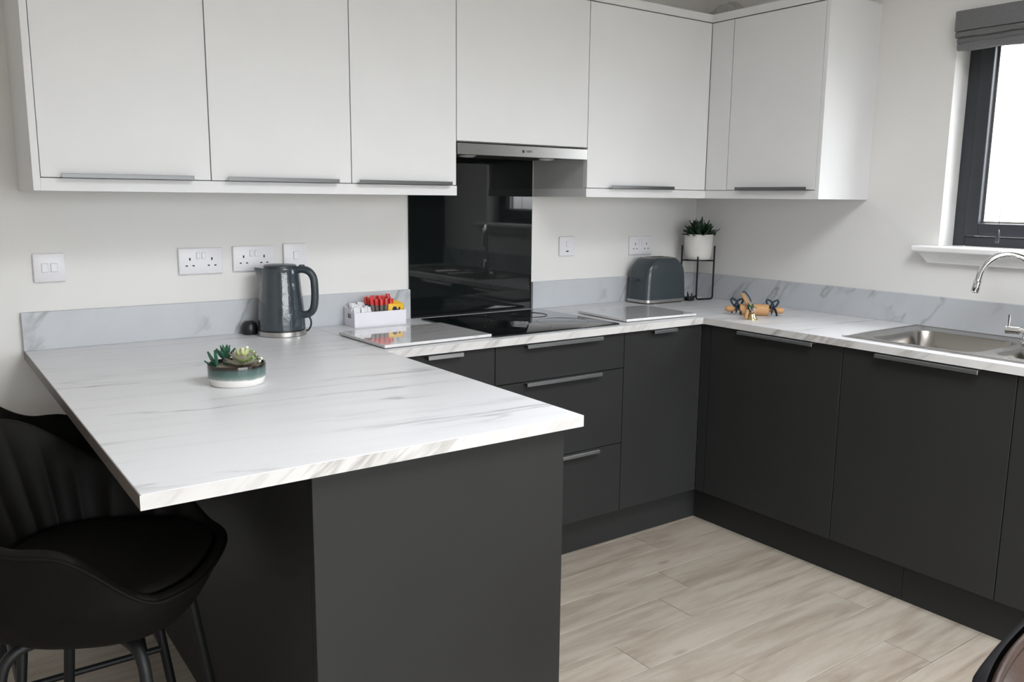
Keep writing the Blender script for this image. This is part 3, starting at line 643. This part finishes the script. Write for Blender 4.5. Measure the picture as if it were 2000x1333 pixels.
for i in range(3):
    cx = TX1-0.035; cy = TY0+0.020+0.020*i
    t = thing('chocolate_sachet', (cx, cy, ZC+tk), 'yellow sachet with dark print, %s of three at the right end of the tray' % ('front', 'middle', 'rear')[i], 'sachet', 'yellow sachets')
    obj('packet', B(cx-0.033, cx+0.033, cy-0.006, cy+0.006, ZC+tk, ZC+0.078+0.003*i, 0.005, 3), 'box_yellow', t, smooth=40)
    if i == 0:
        bm = LA([(0.0095, 0), (0.0095, 0.0006)], (0, 0, 0), 20); bm.transform(Matrix.Translation((cx-0.006, cy-0.006, ZC+0.057)) @ Matrix.Rotation(math.pi/2, 4, 'X'))
        obj('print', bm, 'print_navy', t)
        obj('print', B(cx+0.003, cx+0.016, cy-0.0066, cy-0.006, ZC+0.048, ZC+0.056), 'print_navy', t); obj('print', B(cx+0.010, cx+0.017, cy-0.0066, cy-0.006, ZC+0.055, ZC+0.063), 'print_navy', t)

# ------------------------------------------------------------------ leaves
def leaf_mesh(name, m, L_=0.04, W_=0.014, th=0.003, cup=0.25, n=7, tip=0.9):
    """pointed succulent leaf along +Y, thickness along Z"""
    bm = bmesh.new(); rings = []
    for i in range(n):
        u = i/(n-1); y = L_*u; w_ = W_/2*(math.sin(math.pi*min(1, u*0.80+0.12))**tip if u < 1 else 0.0)
        w_ = max(w_, 0.0006); zc = cup*L_*u*u; t2 = th*(0.4+0.6*math.sin(math.pi*min(0.97, 0.15+u*0.8)))
        rings.append([bm.verts.new(p) for p in ((-w_, y, zc+t2*0.5), (0, y, zc+t2*0.25), (w_, y, zc+t2*0.5), (0, y, zc-t2*0.7))])
    for A, C in zip(rings, rings[1:]):
        for k in range(4): bm.faces.new((A[k], A[(k+1) % 4], C[(k+1) % 4], C[k]))
    bm.faces.new(rings[0][::-1]); bm.faces.new(rings[-1])
    return mesh_of(bm, name, m, 60)
def place_leaf(me, parent, loc, az, elev, s=1.0, roll=0.0, name='leaf'):
    M = Matrix.Translation(loc) @ Matrix.Rotation(az, 4, 'Z') @ Matrix.Rotation(elev, 4, 'X') @ Matrix.Rotation(roll, 4, 'Y') @ Matrix.Scale(s, 4)
    inst(name, me, parent, M)

# ------------------------------------------------------------------ succulent bowl on the peninsula
SC = Vector((-2.556, -0.803, ZC))
sp = thing('succulent_bowl', SC, 'low round green and white glazed bowl of artificial succulents on the peninsula', 'plant')
obj('bowl', LA([(0.064, 0.0), (0.0675, 0.003), (0.0685, 0.012), (0.0710, 0.018), (0.0715, 0.050), (0.0705, 0.0535), (0.067, 0.0525), (0.066, 0.040), (0.001, 0.040)], SC, 56), 'pot_glaze', sp, smooth=45)
obj('gravel', LA([(0.0655, 0.0405), (0.0655, 0.043), (0.04, 0.046), (0.001, 0.047)], SC, 32), 'gravel', sp, smooth=60)
pale = leaf_mesh('leaf', 'leaf_pale', 0.043, 0.019, 0.004, 0.22); core = leaf_mesh('leaf', 'leaf_core', 0.028, 0.012, 0.004, 0.30); deep = leaf_mesh('leaf', 'leaf_deep', 0.036, 0.010, 0.005, 0.12); brt = leaf_mesh('leaf', 'leaf_bright', 0.013, 0.009, 0.003, 0.25, n=5)
rc = Vector((0.010, -0.018, 0.050)); rnd = random.Random(5)
for k in range(9): place_leaf(pale, sp, rc, k*2*math.pi/9+0.2, math.radians(4), 1.12+rnd.uniform(-.06, .06))
for k in range(8): place_leaf(pale, sp, rc+Vector((0, 0, 0.007)), k*2*math.pi/8+0.5, math.radians(24), 0.95)
for k in range(7): place_leaf(core, sp, rc+Vector((0, 0, 0.012)), k*2*math.pi/7+0.1, math.radians(44), 1.15)
for k in range(5): place_leaf(core, sp, rc+Vector((0, 0, 0.016)), k*2*math.pi/5, math.radians(64), 0.95)
r2 = Vector((-0.020, 0.024, 0.058))
obj('stem', T([SC+Vector((-0.020, 0.024, 0.042)), SC+r2+Vector((0, 0, 0.006))], 0.007, n=10), 'leaf_deep', sp, smooth=60)
for k in range(8): place_leaf(deep, sp, r2, k*2*math.pi/8, math.radians(42), 1.05)
for k in range(6): place_leaf(deep, sp, r2+Vector((0, 0, 0.006)), k*2*math.pi/6+0.3, math.radians(64), 0.95)
for p, az, el, s in (((-0.046, 0.016, 0.043), 0.9, 55, 1.25), ((-0.050, 0.012, 0.043), 1.3, 30, 0.9), ((-0.044, 0.020, 0.043), 0.5, 75, 1.2)): place_leaf(deep, sp, p, az, math.radians(el), s)
for k in range(26):
    a = rnd.uniform(0, 2*math.pi); rr = 0.020*math.sqrt(rnd.random()); zz = 0.052+rnd.uniform(0, 0.030)*(1-rr/0.03)
    place_leaf(brt, sp, (0.036+rr*math.cos(a), 0.008+rr*math.sin(a), zz), rnd.uniform(0, 6.28), math.radians(rnd.uniform(10, 70)), rnd.uniform(0.8, 1.25))
for k in range(4):
    a = k*1.7; bx, by = 0.036+0.010*math.cos(a), 0.008+0.010*math.sin(a)
    obj('stem', T([SC+Vector((bx, by, 0.042)), SC+Vector((bx+0.003, by, 0.078))], 0.0012, n=6), 'leaf_bright', sp)
for (x, y, z) in ((0.058, -0.016, 0.060), (0.050, -0.026, 0.056), (0.030, 0.006, 0.088), (0.046, 0.004, 0.074)):
    bm = bmesh.new(); bmesh.ops.create_icosphere(bm, subdivisions=2, radius=0.0045, matrix=Matrix.Translation(SC+Vector((x, y, z)))); obj('berry', bm, 'berry_white', sp, smooth=180)
    obj('stem', T([SC+Vector((x*0.85, y*0.8, 0.042)), SC+Vector((x, y, z-0.003))], 0.0009, n=5), 'leaf_bright', sp)

# ------------------------------------------------------------------ toaster
TC = Vector((-0.357, -0.1015, ZC)); tw, td, th_ = 0.136, 0.078, 0.207
to = thing('toaster', TC, 'slate grey two-slice toaster with a steel base strip in the corner', 'toaster')
def dome_section(u, hw, hh):
    """half-width at height fraction u for the arched body"""
    return hw*(1-0.10*u) if u < 0.45 else hw*(0.955-0.0*u)*max(0.0, 1-((u-0.45)/0.62)**2.6)**0.5
bm = bmesh.new(); rings = []; NS = 48
us = [0, 0.08, 0.2, 0.35, 0.45, 0.55, 0.65, 0.74, 0.82, 0.88, 0.93, 0.97, 1.0]
for u in us:
    hw = dome_section(u, tw, 1); hd = td*(1-0.06*u) if u < 0.7 else td*(0.958)*max(0.0, 1-((u-0.7)/0.55)**2.4)**0.5
    ring = []
    for k in range(NS):
        a = 2*math.pi*k/NS; ca, sa = math.cos(a), math.sin(a); ex = 2/5.0
        ring.append(bm.verts.new(TC+Vector((hw*math.copysign(abs(ca)**ex, ca), hd*math.copysign(abs(sa)**ex, sa), 0.018+u*(th_-0.018)))))
    rings.append(ring)
for A, C in zip(rings, rings[1:]):
    for k in range(NS): bm.faces.new((A[k], A[(k+1) % NS], C[(k+1) % NS], C[k]))
bm.faces.new(rings[0][::-1]); bm.faces.new(rings[-1])
obj('body', bm, 'toaster_slate', to, smooth=50)
bm = bmesh.new(); rings = []
for k_, z_ in ((0.99, 0.005), (1.012, 0.006), (1.012, 0.0185), (0.99, 0.0195)):
    rings.append([bm.verts.new(TC+Vector((tw*k_*math.copysign(abs(math.cos(2*math.pi*k/NS))**0.4, math.cos(2*math.pi*k/NS)), td*k_*math.copysign(abs(math.sin(2*math.pi*k/NS))**0.4, math.sin(2*math.pi*k/NS)), z_))) for k in range(NS)])
for A, C in zip(rings, rings[1:]):
    for k in range(NS): bm.faces.new((A[k], A[(k+1) % NS], C[(k+1) % NS], C[k]))
bm.faces.new(rings[0][::-1]); bm.faces.new(rings[-1])
obj('base_strip', bm, 'steel', to, smooth=40)
for sx in (-1, 1):
    for sy in (-1, 1): obj('foot', B(TC.x+sx*0.09-0.012, TC.x+sx*0.09+0.012, TC.y+sy*0.05-0.012, TC.y+sy*0.05+0.012, ZC, ZC+0.006), 'black_plastic', to)
obj('top_plate', B(TC.x-0.062, TC.x+0.062, TC.y-0.040, TC.y+0.040, ZC+th_-0.004, ZC+th_+0.0025, 0.002, 2), 'steel', to)
for s in (-1, 1): obj('slot', B(TC.x-0.055, TC.x+0.055, TC.y+s*0.019-0.011, TC.y+s*0.019+0.011, ZC+th_, ZC+th_+0.0032), 'dark_slot', to)
obj('lever', B(TC.x-tw-0.018, TC.x-tw+0.004, TC.y-0.012, TC.y+0.012, ZC+0.105, ZC+0.114, 0.002, 2), 'kettle_plastic', to)

# small black plug with pins beside the toaster
pg = thing('mains_plug', (-0.197, -0.160, ZC), 'black three-pin plug lying between the toaster and the plant stand', 'plug')
obj('plug_body', B(-0.215, -0.179, -0.180, -0.140, ZC, ZC+0.018, 0.005, 3), 'black_plastic', pg, smooth=40)
for (x, y, hgt) in ((-0.209, -0.166, 0.034), (-0.186, -0.166, 0.036), (-0.197, -0.150, 0.042)): obj('pin', B(x-0.003, x+0.003, y-0.002, y+0.002, ZC+0.015, ZC+hgt, 0.001, 1), 'black_plastic', pg)

# ------------------------------------------------------------------ plant stand with potted plant
PS = Vector((-0.112, -0.128, ZC)); hx = 0.076
st = thing('plant_stand', PS, 'black wire plant stand in the corner beside the toaster', 'plant stand')
d1 = Vector((0.67, -0.742, 0))*hx; d2 = Vector((0.742, 0.67, 0))*hx*0.9
cor = {'l': PS-d1, 'r': PS+d1, 'f': PS-d2*0.85, 'b': PS+d2*0.85}
rr = 0.0042; zt = 0.258
for a, b_ in (('f', 'r'), ('l', 'b')):
    path = arc_path([cor[a]+Vector((0, 0, zt)), cor[a]+Vector((0, 0, rr)), cor[b_]+Vector((0, 0, rr)), cor[b_]+Vector((0, 0, zt))], 0.014, 5)
    obj('leg_loop', T(path, rr, n=10), 'black_metal', st, smooth=60)
for a, b_ in (('l', 'r'), ('f', 'b')): obj('cross_bar', T([cor[a]+Vector((0, 0, 0.187)), cor[b_]+Vector((0, 0, 0.187))], rr*0.9, n=10), 'black_metal', st, smooth=60)
PP = PS+Vector((0.0, 0.0, 0.1915))
pp = thing('potted_plant', PP, 'bushy dark green plant in a white pot held by the wire stand', 'plant')
obj('pot', LA([(0.050, 0.0), (0.058, 0.004), (0.0625, 0.02), (0.0665, 0.06), (0.067, 0.118), (0.065, 0.121), (0.062, 0.118), (0.061, 0.105), (0.001, 0.105)], PP, 40), 'pot_white', pp, smooth=50)
obj('soil', LA([(0.0605, 0.1055), (0.0605, 0.109), (0.001, 0.112)], PP, 24), 'soil', pp, smooth=60)
bush = leaf_mesh('leaf', 'leaf_dark', 0.056, 0.019, 0.004, 0.12); rnd = random.Random(9)
for k in range(110):
    a = rnd.uniform(0, 2*math.pi); el = rnd.uniform(-12, 85); q = rnd.random()
    rr_ = 0.058*(1-el/120)*rnd.uniform(0.3, 1.0); zz = 0.116+0.030*rnd.random()*(el+30)/115
    place_leaf(bush, pp, (rr_*math.cos(a), rr_*math.sin(a), zz), a-math.pi/2, math.radians(el), rnd.uniform(0.75, 1.15), rnd.uniform(-.5, .5))

# ------------------------------------------------------------------ rolling pin, wooden spoon and bell on the right run
A0, A1 = Vector((-0.428, -0.575, ZC+0.024)), Vector((-0.275, -0.758, ZC+0.024))
ax = (A1-A0).normalized(); RL = (A1-A0).length
rp = thing('rolling_pin', (A0+A1)/2-Vector((0, 0, 0.024)), 'pale wooden rolling pin with navy ribbon bows on its handles', 'rolling pin')
P = lambda t: A0+ax*t
obj('barrel', T([P(0.060), P(0.063), P(RL-0.063), P(RL-0.060)], [0.019, 0.024, 0.024, 0.019], n=20), 'wood_pale', rp, smooth=40)
for t0, t1, sg in ((0.0, 0.060, 1), (RL, RL-0.060, -1)):
    ts = [t0, t0+sg*0.004, t0+sg*0.018, t0+sg*0.030, t0+sg*0.042, t0+sg*0.050, t1]
    hnd = obj('pin_handle', T([P(t) for t in ts], [0.005, 0.010, 0.0135, 0.012, 0.0085, 0.007, 0.007], n=16), 'wood_pale', rp, smooth=60)
side = Vector((ax.y, -ax.x, 0))
for tpos in (0.048, RL-0.048):
    c = P(tpos)
    rb = bmesh.new(); tube(rb, [c+ (side*math.cos(a*math.pi/10)+Vector((0, 0, 1))*math.sin(a*math.pi/10))*0.0125 for a in range(20)], 0.006, n=8, closed=True, flat=(0.35, 1.2))
    obj('ribbon_band', rb, 'ribbon_navy', rp, smooth=60)
    for sg in (-1, 1):
        ld = (ax*0.55*sg+Vector((0, 0, 1))).normalized(); lw = ax*sg
        loop = [c+Vector((0, 0, 0.010))+side*0.004*sg+ld*(0.019-0.019*math.cos(a*math.pi/9))+lw*0.0115*math.sin(a*math.pi/9) for a in range(18)]
        obj('bow_loop', T(loop, 0.0030, n=8, closed=True, flat=(0.9, 1.3)), 'ribbon_navy', rp, smooth=60)
    for sg in (-1, 1):
        obj('ribbon_tail', T(catmull([c+Vector((0, 0, 0.012)), c+side*sg*0.016+ax*0.012*sg+Vector((0, 0, 0.004)), c+side*sg*0.026+ax*0.020*sg+Vector((0, 0, -0.020))], 5), 0.0045, n=6, flat=(0.35, 1.3)), 'ribbon_navy', rp, smooth=60)
ws = thing('wooden_spatula', P(0.10)+Vector((-0.02, 0, -0.024)), 'small wooden spatula leaning across the rolling pin', 'spatula')
s0, s1 = P(0.120)-side*-0.0+Vector((-0.046, -0.036, -0.010)), P(0.066)+Vector((0.0, 0.0, 0.066))
obj('spatula_blade', T([s0, s0.lerp(s1, 0.12), s0.lerp(s1, 0.7), s0.lerp(s1, 0.96), s1], [0.006, 0.0095, 0.0105, 0.0105, 0.007], n=12, flat=(1.0, 0.6)), 'wood_mid', ws, smooth=60)
obj('hanging_loop', T(catmull([s1, s1+Vector((0.020, 0.004, 0.006)), s1+Vector((0.038, -0.004, -0.012)), s1+Vector((0.046, -0.014, -0.036))], 6), 0.0022, n=6), 'ribbon_navy', ws, smooth=60)
BC = Vector((-0.462, -0.745, ZC))
bl = thing('bell_ornament', BC, 'small brass bell with a posy of leaves in front of the rolling pin', 'ornament')
obj('bell', LA([(0.022, 0.0), (0.0225, 0.003), (0.019, 0.008), (0.015, 0.014), (0.013, 0.022), (0.009, 0.028), (0.001, 0.030)], BC, 28), 'bell_brass', bl, smooth=50)
obj('twig', T([BC+Vector((-0.024, 0.012, 0.004)), BC+Vector((-0.016, 0.012, 0.040))], 0.008, n=10), 'wood_mid', bl, smooth=50)
posy = leaf_mesh('leaf', 'leaf_deep', 0.024, 0.011, 0.002, 0.2, n=5); ros = leaf_mesh('petal', 'petal_pink', 0.013, 0.010, 0.003, 0.3, n=5); rnd = random.Random(21)
for k in range(16): place_leaf(posy, bl, (rnd.uniform(-.012, .012), 0.010+rnd.uniform(-.008, .008), 0.026+rnd.uniform(0, .018)), rnd.uniform(0, 6.28), math.radians(rnd.uniform(0, 75)), rnd.uniform(.8, 1.2))
for k in range(12): place_leaf(ros, bl, (rnd.uniform(-.016, .012), 0.0+rnd.uniform(-.008, .006), 0.030+rnd.uniform(0, .012)), rnd.uniform(0, 6.28), math.radians(rnd.uniform(0, 60)), rnd.uniform(.8, 1.1), name='petal')

# ------------------------------------------------------------------ sink and tap
sk = thing('kitchen_sink', ((SX0+SX1)/2, (SY0+SY1)/2, ZC), 'stainless steel one and a half bowl sink below the window', 'sink')
def rloop(x0, x1, y0, y1, r, n=6):
    out = []
    for cx, cy, a0 in ((x1-r, y1-r, 0), (x0+r, y1-r, 90), (x0+r, y0+r, 180), (x1-r, y0+r, 270)):
        for k in range(n+1):
            a = math.radians(a0+90*k/n); out.append((cx+r*math.cos(a), cy+r*math.sin(a)))
    return out
def bowl_part(outer, inner, depth, name):
    bm = bmesh.new(); zr = ZC+0.0035
    L = [(rloop(*outer, 0.0005), zr), (rloop(inner[0]-0.004, inner[1]+0.004, inner[2]-0.004, inner[3]+0.004, 0.064), zr), (rloop(*inner, 0.06), zr-0.005), (rloop(inner[0]+0.006, inner[1]-0.006, inner[2]+0.006, inner[3]-0.006, 0.058), zr-depth*0.6), (rloop(inner[0]+0.014, inner[1]-0.014, inner[2]+0.014, inner[3]-0.014, 0.055), zr-depth+0.02), (rloop(inner[0]+0.036, inner[1]-0.036, inner[2]+0.036, inner[3]-0.036, 0.04), zr-depth)]
    rings = [[bm.verts.new((x, y, z)) for x, y in lp] for lp, z in L]
    for A, C in zip(rings, rings[1:]):
        m_ = len(A)
        for k in range(m_): bm.faces.new((A[k], A[(k+1) % m_], C[(k+1) % m_], C[k]))
    bm.faces.new(rings[-1])
    return obj(name, bm, 'sink_steel', sk, smooth=40)
ymid = -1.655; yend = -1.86
bowl_part((SX0+0.006, SX1-0.006, ymid, SY1-0.006), (SX0+0.040, SX1-0.105, ymid+0.020, SY1-0.075), 0.16, 'main_bowl')
bowl_part((SX0+0.006, SX1-0.006, yend, ymid), (SX0+0.070, SX1-0.150, yend+0.012, ymid-0.020), 0.11, 'half_bowl')
bm = bmesh.new(); box(bm, SX0+0.006, SX1-0.006, SY0+0.006, yend, ZC+0.0005, ZC+0.0035)
for i in range(6): box(bm, SX0+0.09+i*0.055, SX0+0.10+i*0.055, SY0+0.05, yend-0.03, ZC+0.0035, ZC+0.006, 0.002, 1)
obj('drainer', bm, 'sink_steel', sk)
bm = bmesh.new()
for s in ((SX0, SX1, SY1-0.007, SY1), (SX0, SX1, SY0, SY0+0.007), (SX0, SX0+0.007, SY0+0.007, SY1-0.007), (SX1-0.007, SX1, SY0+0.007, SY1-0.007)): box(bm, *s, ZC, ZC+0.0055, 0.0015, 1)
obj('rim', bm, 'sink_steel', sk)
for (x, y, z) in (((SX0+SX1)/2-0.03, -1.455, ZC+0.0035-0.16), ((SX0+SX1)/2-0.04, -1.757, ZC+0.0035-0.11)): obj('waste', LA([(0.035, z), (0.035, z+0.002), (0.028, z+0.003), (0.001, z+0.002)], (x, y, 0), 24), 'chrome', sk, smooth=40)
TB = Vector((-0.150, -1.655, ZC+0.0036))
tp = thing('mixer_tap', TB, 'chrome swan-neck mixer tap with lever handles at the sink', 'tap')
obj('tap_base', LA([(0.027, 0), (0.027, 0.006), (0.022, 0.010), (0.022, 0.060), (0.018, 0.070), (0.0125, 0.078), (0.001, 0.08)], TB, 28), 'chrome', tp, smooth=40)
ang = math.radians(50); sd = Vector((-math.cos(ang), math.sin(ang), 0))
rad = 0.087; zc_ = 0.214
path = [TB+Vector((0, 0, 0.07)), TB+Vector((0, 0, 0.16))]+[TB+sd*(rad-rad*math.cos(t))+Vector((0, 0, zc_+rad*math.sin(t))) for t in [math.radians(x) for x in range(0, 177, 11)]]
end = path[-1]; tdir = (path[-1]-path[-2]).normalized(); path.append(end+tdir*0.03)
obj('spout', T(path, 0.0105, n=16), 'chrome', tp, smooth=60)
obj('nozzle', T([end+tdir*0.008, end+tdir*0.012, end+tdir*0.05, end+tdir*0.053], [0.0105, 0.0125, 0.0125, 0.010], n=16), 'chrome', tp, smooth=40)
for sg in (-1, 1):
    hd_ = Vector((-0.30, 0.954, 0))*sg
    arm = obj('lever_arm', T([TB+Vector((0, 0, 0.042)), TB+hd_*0.030+Vector((0, 0, 0.042)), TB+hd_*0.032+Vector((0, 0, 0.042)), TB+hd_*0.074+Vector((0, 0, 0.042))], [0.009, 0.009, 0.0135, 0.0135], n=16), 'chrome', tp, smooth=40)
    c = TB+hd_*0.066; obj('lever', T([c+Vector((0, 0, 0.048)), c+Vector((0, 0, 0.095))], 0.0055, n=10, flat=(1.0, 0.6)), 'chrome', tp, smooth=50)

# ------------------------------------------------------------------ roman blind
BY0, BY1 = -1.868, -1.243
rbn = thing('roman_blind', (-0.02, -1.555, 1.90), 'grey roman blind pulled up at the top of the window', 'blind')
obj('headrail', B(-0.046, -0.001, BY0, BY1, 1.972, 2.043, 0.003, 2), 'blind_fabric', rbn)
for k, (z0, z1, xo, yo) in enumerate(((1.948, 1.971, -0.044, 0.006), (1.926, 1.950, -0.036, 0.010), (1.902, 1.930, -0.041, 0.014))):
    bm = bmesh.new(); n = 28; top = []; 
    prof = [(-0.002, z1), (xo, z1-0.001), (xo-0.006, (z0+z1)/2), (xo-0.002, z0+0.003), (xo+0.008, z0), (-0.002, z0+0.006)]
    rings = []
    for i in range(n+1):
        y = BY1-yo - (BY1-BY0-2*yo)*i/n; sag = 0.004*math.sin(i*0.9+k)+0.002*math.sin(i*2.3)
        rings.append([bm.verts.new((x+sag*0.4*(x < -0.01), y, z+(sag*0.5 if z < z1-0.004 else 0))) for x, z in prof])
    for A, C in zip(rings, rings[1:]):
        for j in range(len(prof)): bm.faces.new((A[j], A[(j+1) % len(prof)], C[(j+1) % len(prof)], C[j]))
    bm.faces.new(rings[0][::-1]); bm.faces.new(rings[-1])
    obj('fabric_fold', bm, 'blind_fabric', rbn, smooth=40)
obj('pull_cord', T([(-0.02, -1.452, 1.905), (-0.018, -1.455, 1.50), (-0.016, -1.455, 1.262)], 0.0011, n=6), 'frame_grey', rbn)
obj('cord_toggle', T([(-0.016, -1.455, 1.266), (-0.016, -1.455, 1.262), (-0.016, -1.455, 1.222), (-0.016, -1.455, 1.218)], [0.002, 0.005, 0.007, 0.004], n=10), 'frame_grey', rbn, smooth=50)

# ------------------------------------------------------------------ bar stools
def smooth01(t): t = max(0.0, min(1.0, t)); return t*t*(3-2*t)
def sgnp(c, p): return math.copysign(abs(c)**p, c)
SA, SB, SZ = 0.235, 0.245, 0.640
def rim_z(a):
    c = math.cos(a)
    arm = smooth01((0.72-c)/0.75)            # 0 at the front, 1 by the side
    back = smooth01((-c-0.05)/0.85)
    return SZ-0.010 + 0.118*arm + 0.13*back
def shell_pt(a, s, z, lean=0.0):
    ex = 2/2.7
    x = SA*sgnp(math.cos(a), ex); y = SB*sgnp(math.sin(a), ex)
    fl_ = max(0.0, z-SZ)
    return Vector((x*s - 0.28*fl_*max(0, -math.cos(a)) , y*s + 0.10*fl_*math.sin(a), z))
def make_stool(loc, label, rot=0.0):
    t = thing('bar_stool', loc, label, 'bar stool', 'dark bar stools at the peninsula')
    t.rotation_euler.z = rot
    L = Vector(loc); N = 264
    bm = bmesh.new(); rings = []
    for k in range(9):
        u = k/8; ring = []
        for i in range(N):
            a = 2*math.pi*i/N; zt_ = rim_z(a); z0 = 0.522
            z = z0+(zt_-z0)*u; s = 0.66+0.34*min(1.0, ((z-z0)/0.10))**0.55
            ring.append(bm.verts.new(L+shell_pt(a, s, z)))
        rings.append(ring)
    # over the rim and down the channelled inside
    for off, dz in ((0.975, 0.006), (0.945, 0.006), (0.925, 0.0)):
        rings.append([bm.verts.new(L+shell_pt(2*math.pi*i/N, off, rim_z(2*math.pi*i/N)+dz)) for i in range(N)])
    for k in range(1, 6):
        u = k/5; ring = []
        for i in range(N):
            a = 2*math.pi*i/N; zt_ = rim_z(a); zb = SZ-0.035; z = zt_+(zb-zt_)*u
            ch = 0.034*(1-abs(math.sin(a*11)))*smooth01((0.55-math.cos(a))/0.4)
            ring.append(bm.verts.new(L+shell_pt(a, 0.905-0.05*u-ch*0.8*min(1, u*2.5)*1.2+0.0, z)))
        rings.append(ring)
    for A, C in zip(rings, rings[1:]):
        for i in range(N): bm.faces.new((A[i], A[(i+1) % N], C[(i+1) % N], C[i]))
    bm.faces.new(rings[0][::-1]); bm.faces.new(rings[-1])
    sh = obj('shell', bm, 'stool_leather', t, smooth=55)
    obj('piping', T([L+shell_pt(2*math.pi*i/N, 1.005, rim_z(2*math.pi*i/N)-0.006) for i in range(N)], 0.0038, n=8, closed=True), 'stool_leather', sh, smooth=70)
    bm = bmesh.new(); rings = []
    for s, z in ((0.80, SZ-0.034), (0.845, SZ-0.02), (0.84, SZ-0.004), (0.78, SZ+0.006), (0.6, SZ+0.011), (0.3, SZ+0.013), (0.02, SZ+0.0135)):
        rings.append([bm.verts.new(L+Vector((SA*sgnp(math.cos(2*math.pi*i/48), 0.74)*s+0.012, SB*sgnp(math.sin(2*math.pi*i/48), 0.74)*s, z))) for i in range(48)])
    for A, C in zip(rings, rings[1:]):
        for i in range(48): bm.faces.new((A[i], A[(i+1) % 48], C[(i+1) % 48], C[i]))
    bm.faces.new(rings[0][::-1]); bm.faces.new(rings[-1])
    obj('seat', bm, 'stool_leather', t, smooth=60)
    for sx in (-1, 1):
        for sy in (-1, 1):
            p = arc_path([L+Vector((0.02*sx, 0.06*sy, 0.512)), L+Vector((0.125*sx, 0.150*sy, 0.512)), L+Vector((0.185*sx, 0.205*sy, 0.0))], 0.05, 6)
            obj('leg', T(p, 0.0115, n=10), 'black_metal', t, smooth=60)
    zf = 0.20; q = lambda sx, sy: L+Vector((0.1625*sx, 0.184*sy, zf))
    for a, b_ in (((1, -1), (1, 1)), ((1, 1), (-1, 1)), ((-1, 1), (-1, -1)), ((-1, -1), (1, -1))):
        obj('foot_bar', T([q(*a), q(*b_)], 0.0085, n=8), 'black_metal', t, smooth=60)
    obj('seat_bracket', B(L.x-0.10, L.x+0.10, L.y-0.10, L.y+0.10, 0.506, 0.524, 0.003, 1), 'black_metal', t)
    return t
make_stool((-2.955, -1.130, 0), 'dark channel-backed bar stool nearest the camera, tucked under the peninsula', math.radians(-30))
make_stool((-2.925, -0.575, 0), 'dark channel-backed bar stool nearest the back wall, behind the other stool')

# ------------------------------------------------------------------ dining chair in the bottom right corner
CC = Vector((-1.925, -2.695, -0.0)); crot = math.radians(7)
ch = thing('dining_chair', CC, 'brown quilted leather dining chair in the bottom right corner', 'chair')
def chair_part(name, bm, m, smooth=None, parent=None):
    rotz_bm(bm, CC, crot); return obj(name, bm, m, parent or ch, smooth)
def pad(bm, hw, z0, z1, th, quilt, y0, lean, nx=40, nz=32, r=0.07, flip=1):
    """rounded padded panel, front towards -Y"""
    g = []
    for j in range(nz+1):
        rowv = []
        v = j/nz
        for i in range(nx+1):
            u = i/nx*2-1
            # squircle outline
            U, V = u, v*2-1
            k = (1-0.5*abs(V)**6*abs(U)**2*0.22)
            x = hw*U*(1-0.16*abs(V)**5); z = (z0+z1)/2+(z1-z0)/2*V*(1-0.14*abs(U)**5)
            edge = min(1.0, (1-abs(U))*7)*min(1.0, (1-abs(V))*7); edge = max(0, edge)**0.5
            d = th*edge
            if quilt: d += 0.006*(abs(math.sin((x*20+z*20)))*abs(math.sin((x*20-z*20))))**0.5*edge
            y = y0 - flip*d + lean*(z-z0)
            rowv.append(bm.verts.new(CC+Vector((x, y, z))))
        g.append(rowv)
    for j in range(nz):
        for i in range(nx): bm.faces.new((g[j][i], g[j][i+1], g[j+1][i+1], g[j+1][i]))
    return g
bm = bmesh.new(); g = pad(bm, 0.225, 0.46, 0.772, 0.026, True, 0.185, 0.16)
backrest = chair_part('backrest', bm, 'chair_leather', 60)
bm = bmesh.new(); pad(bm, 0.238, 0.45, 0.782, 0.022, False, 0.187, 0.16, flip=-1)
bmesh.ops.solidify(bm, geom=bm.faces[:], thickness=0.004); chair_part('back_shell', bm, 'chair_shell', 60)
def outline(hw, z0, z1, y0, lean, n=20):
    out = []
    for U, V in [(-1+2*i/n, 1) for i in range(n)]+[(1, 1-2*i/n) for i in range(n)]+[(1-2*i/n, -1) for i in range(n)]+[(-1, -1+2*i/n) for i in range(n)]:
        x = hw*U*(1-0.16*abs(V)**5); z = (z0+z1)/2+(z1-z0)/2*V*(1-0.14*abs(U)**5); out.append(CC+Vector((x, y0+lean*(z-z0), z)))
    return out
chair_part('piping', T(outline(0.226, 0.459, 0.773, 0.182, 0.16), 0.006, n=8, closed=True), 'chair_leather', 70, backrest)
bm = bmesh.new(); box(bm, CC.x-0.22, CC.x+0.22, CC.y-0.22, CC.y+0.165, 0.385, 0.445, 0.025, 4); chair_part('seat', bm, 'chair_leather', 50)
for sx in (-1, 1):
    for sy in (-1, 1): chair_part('leg', T([CC+Vector((0.16*sx, 0.15*sy, 0.39)), CC+Vector((0.205*sx, 0.20*sy, 0))], [0.013, 0.009], n=12), 'black_metal', 60)
for sx in (-1, 1): chair_part('back_support', T([CC+Vector((0.10*sx, 0.15, 0.40)), CC+Vector((0.10*sx, 0.208, 0.53))], 0.012, n=10), 'black_metal', 60)
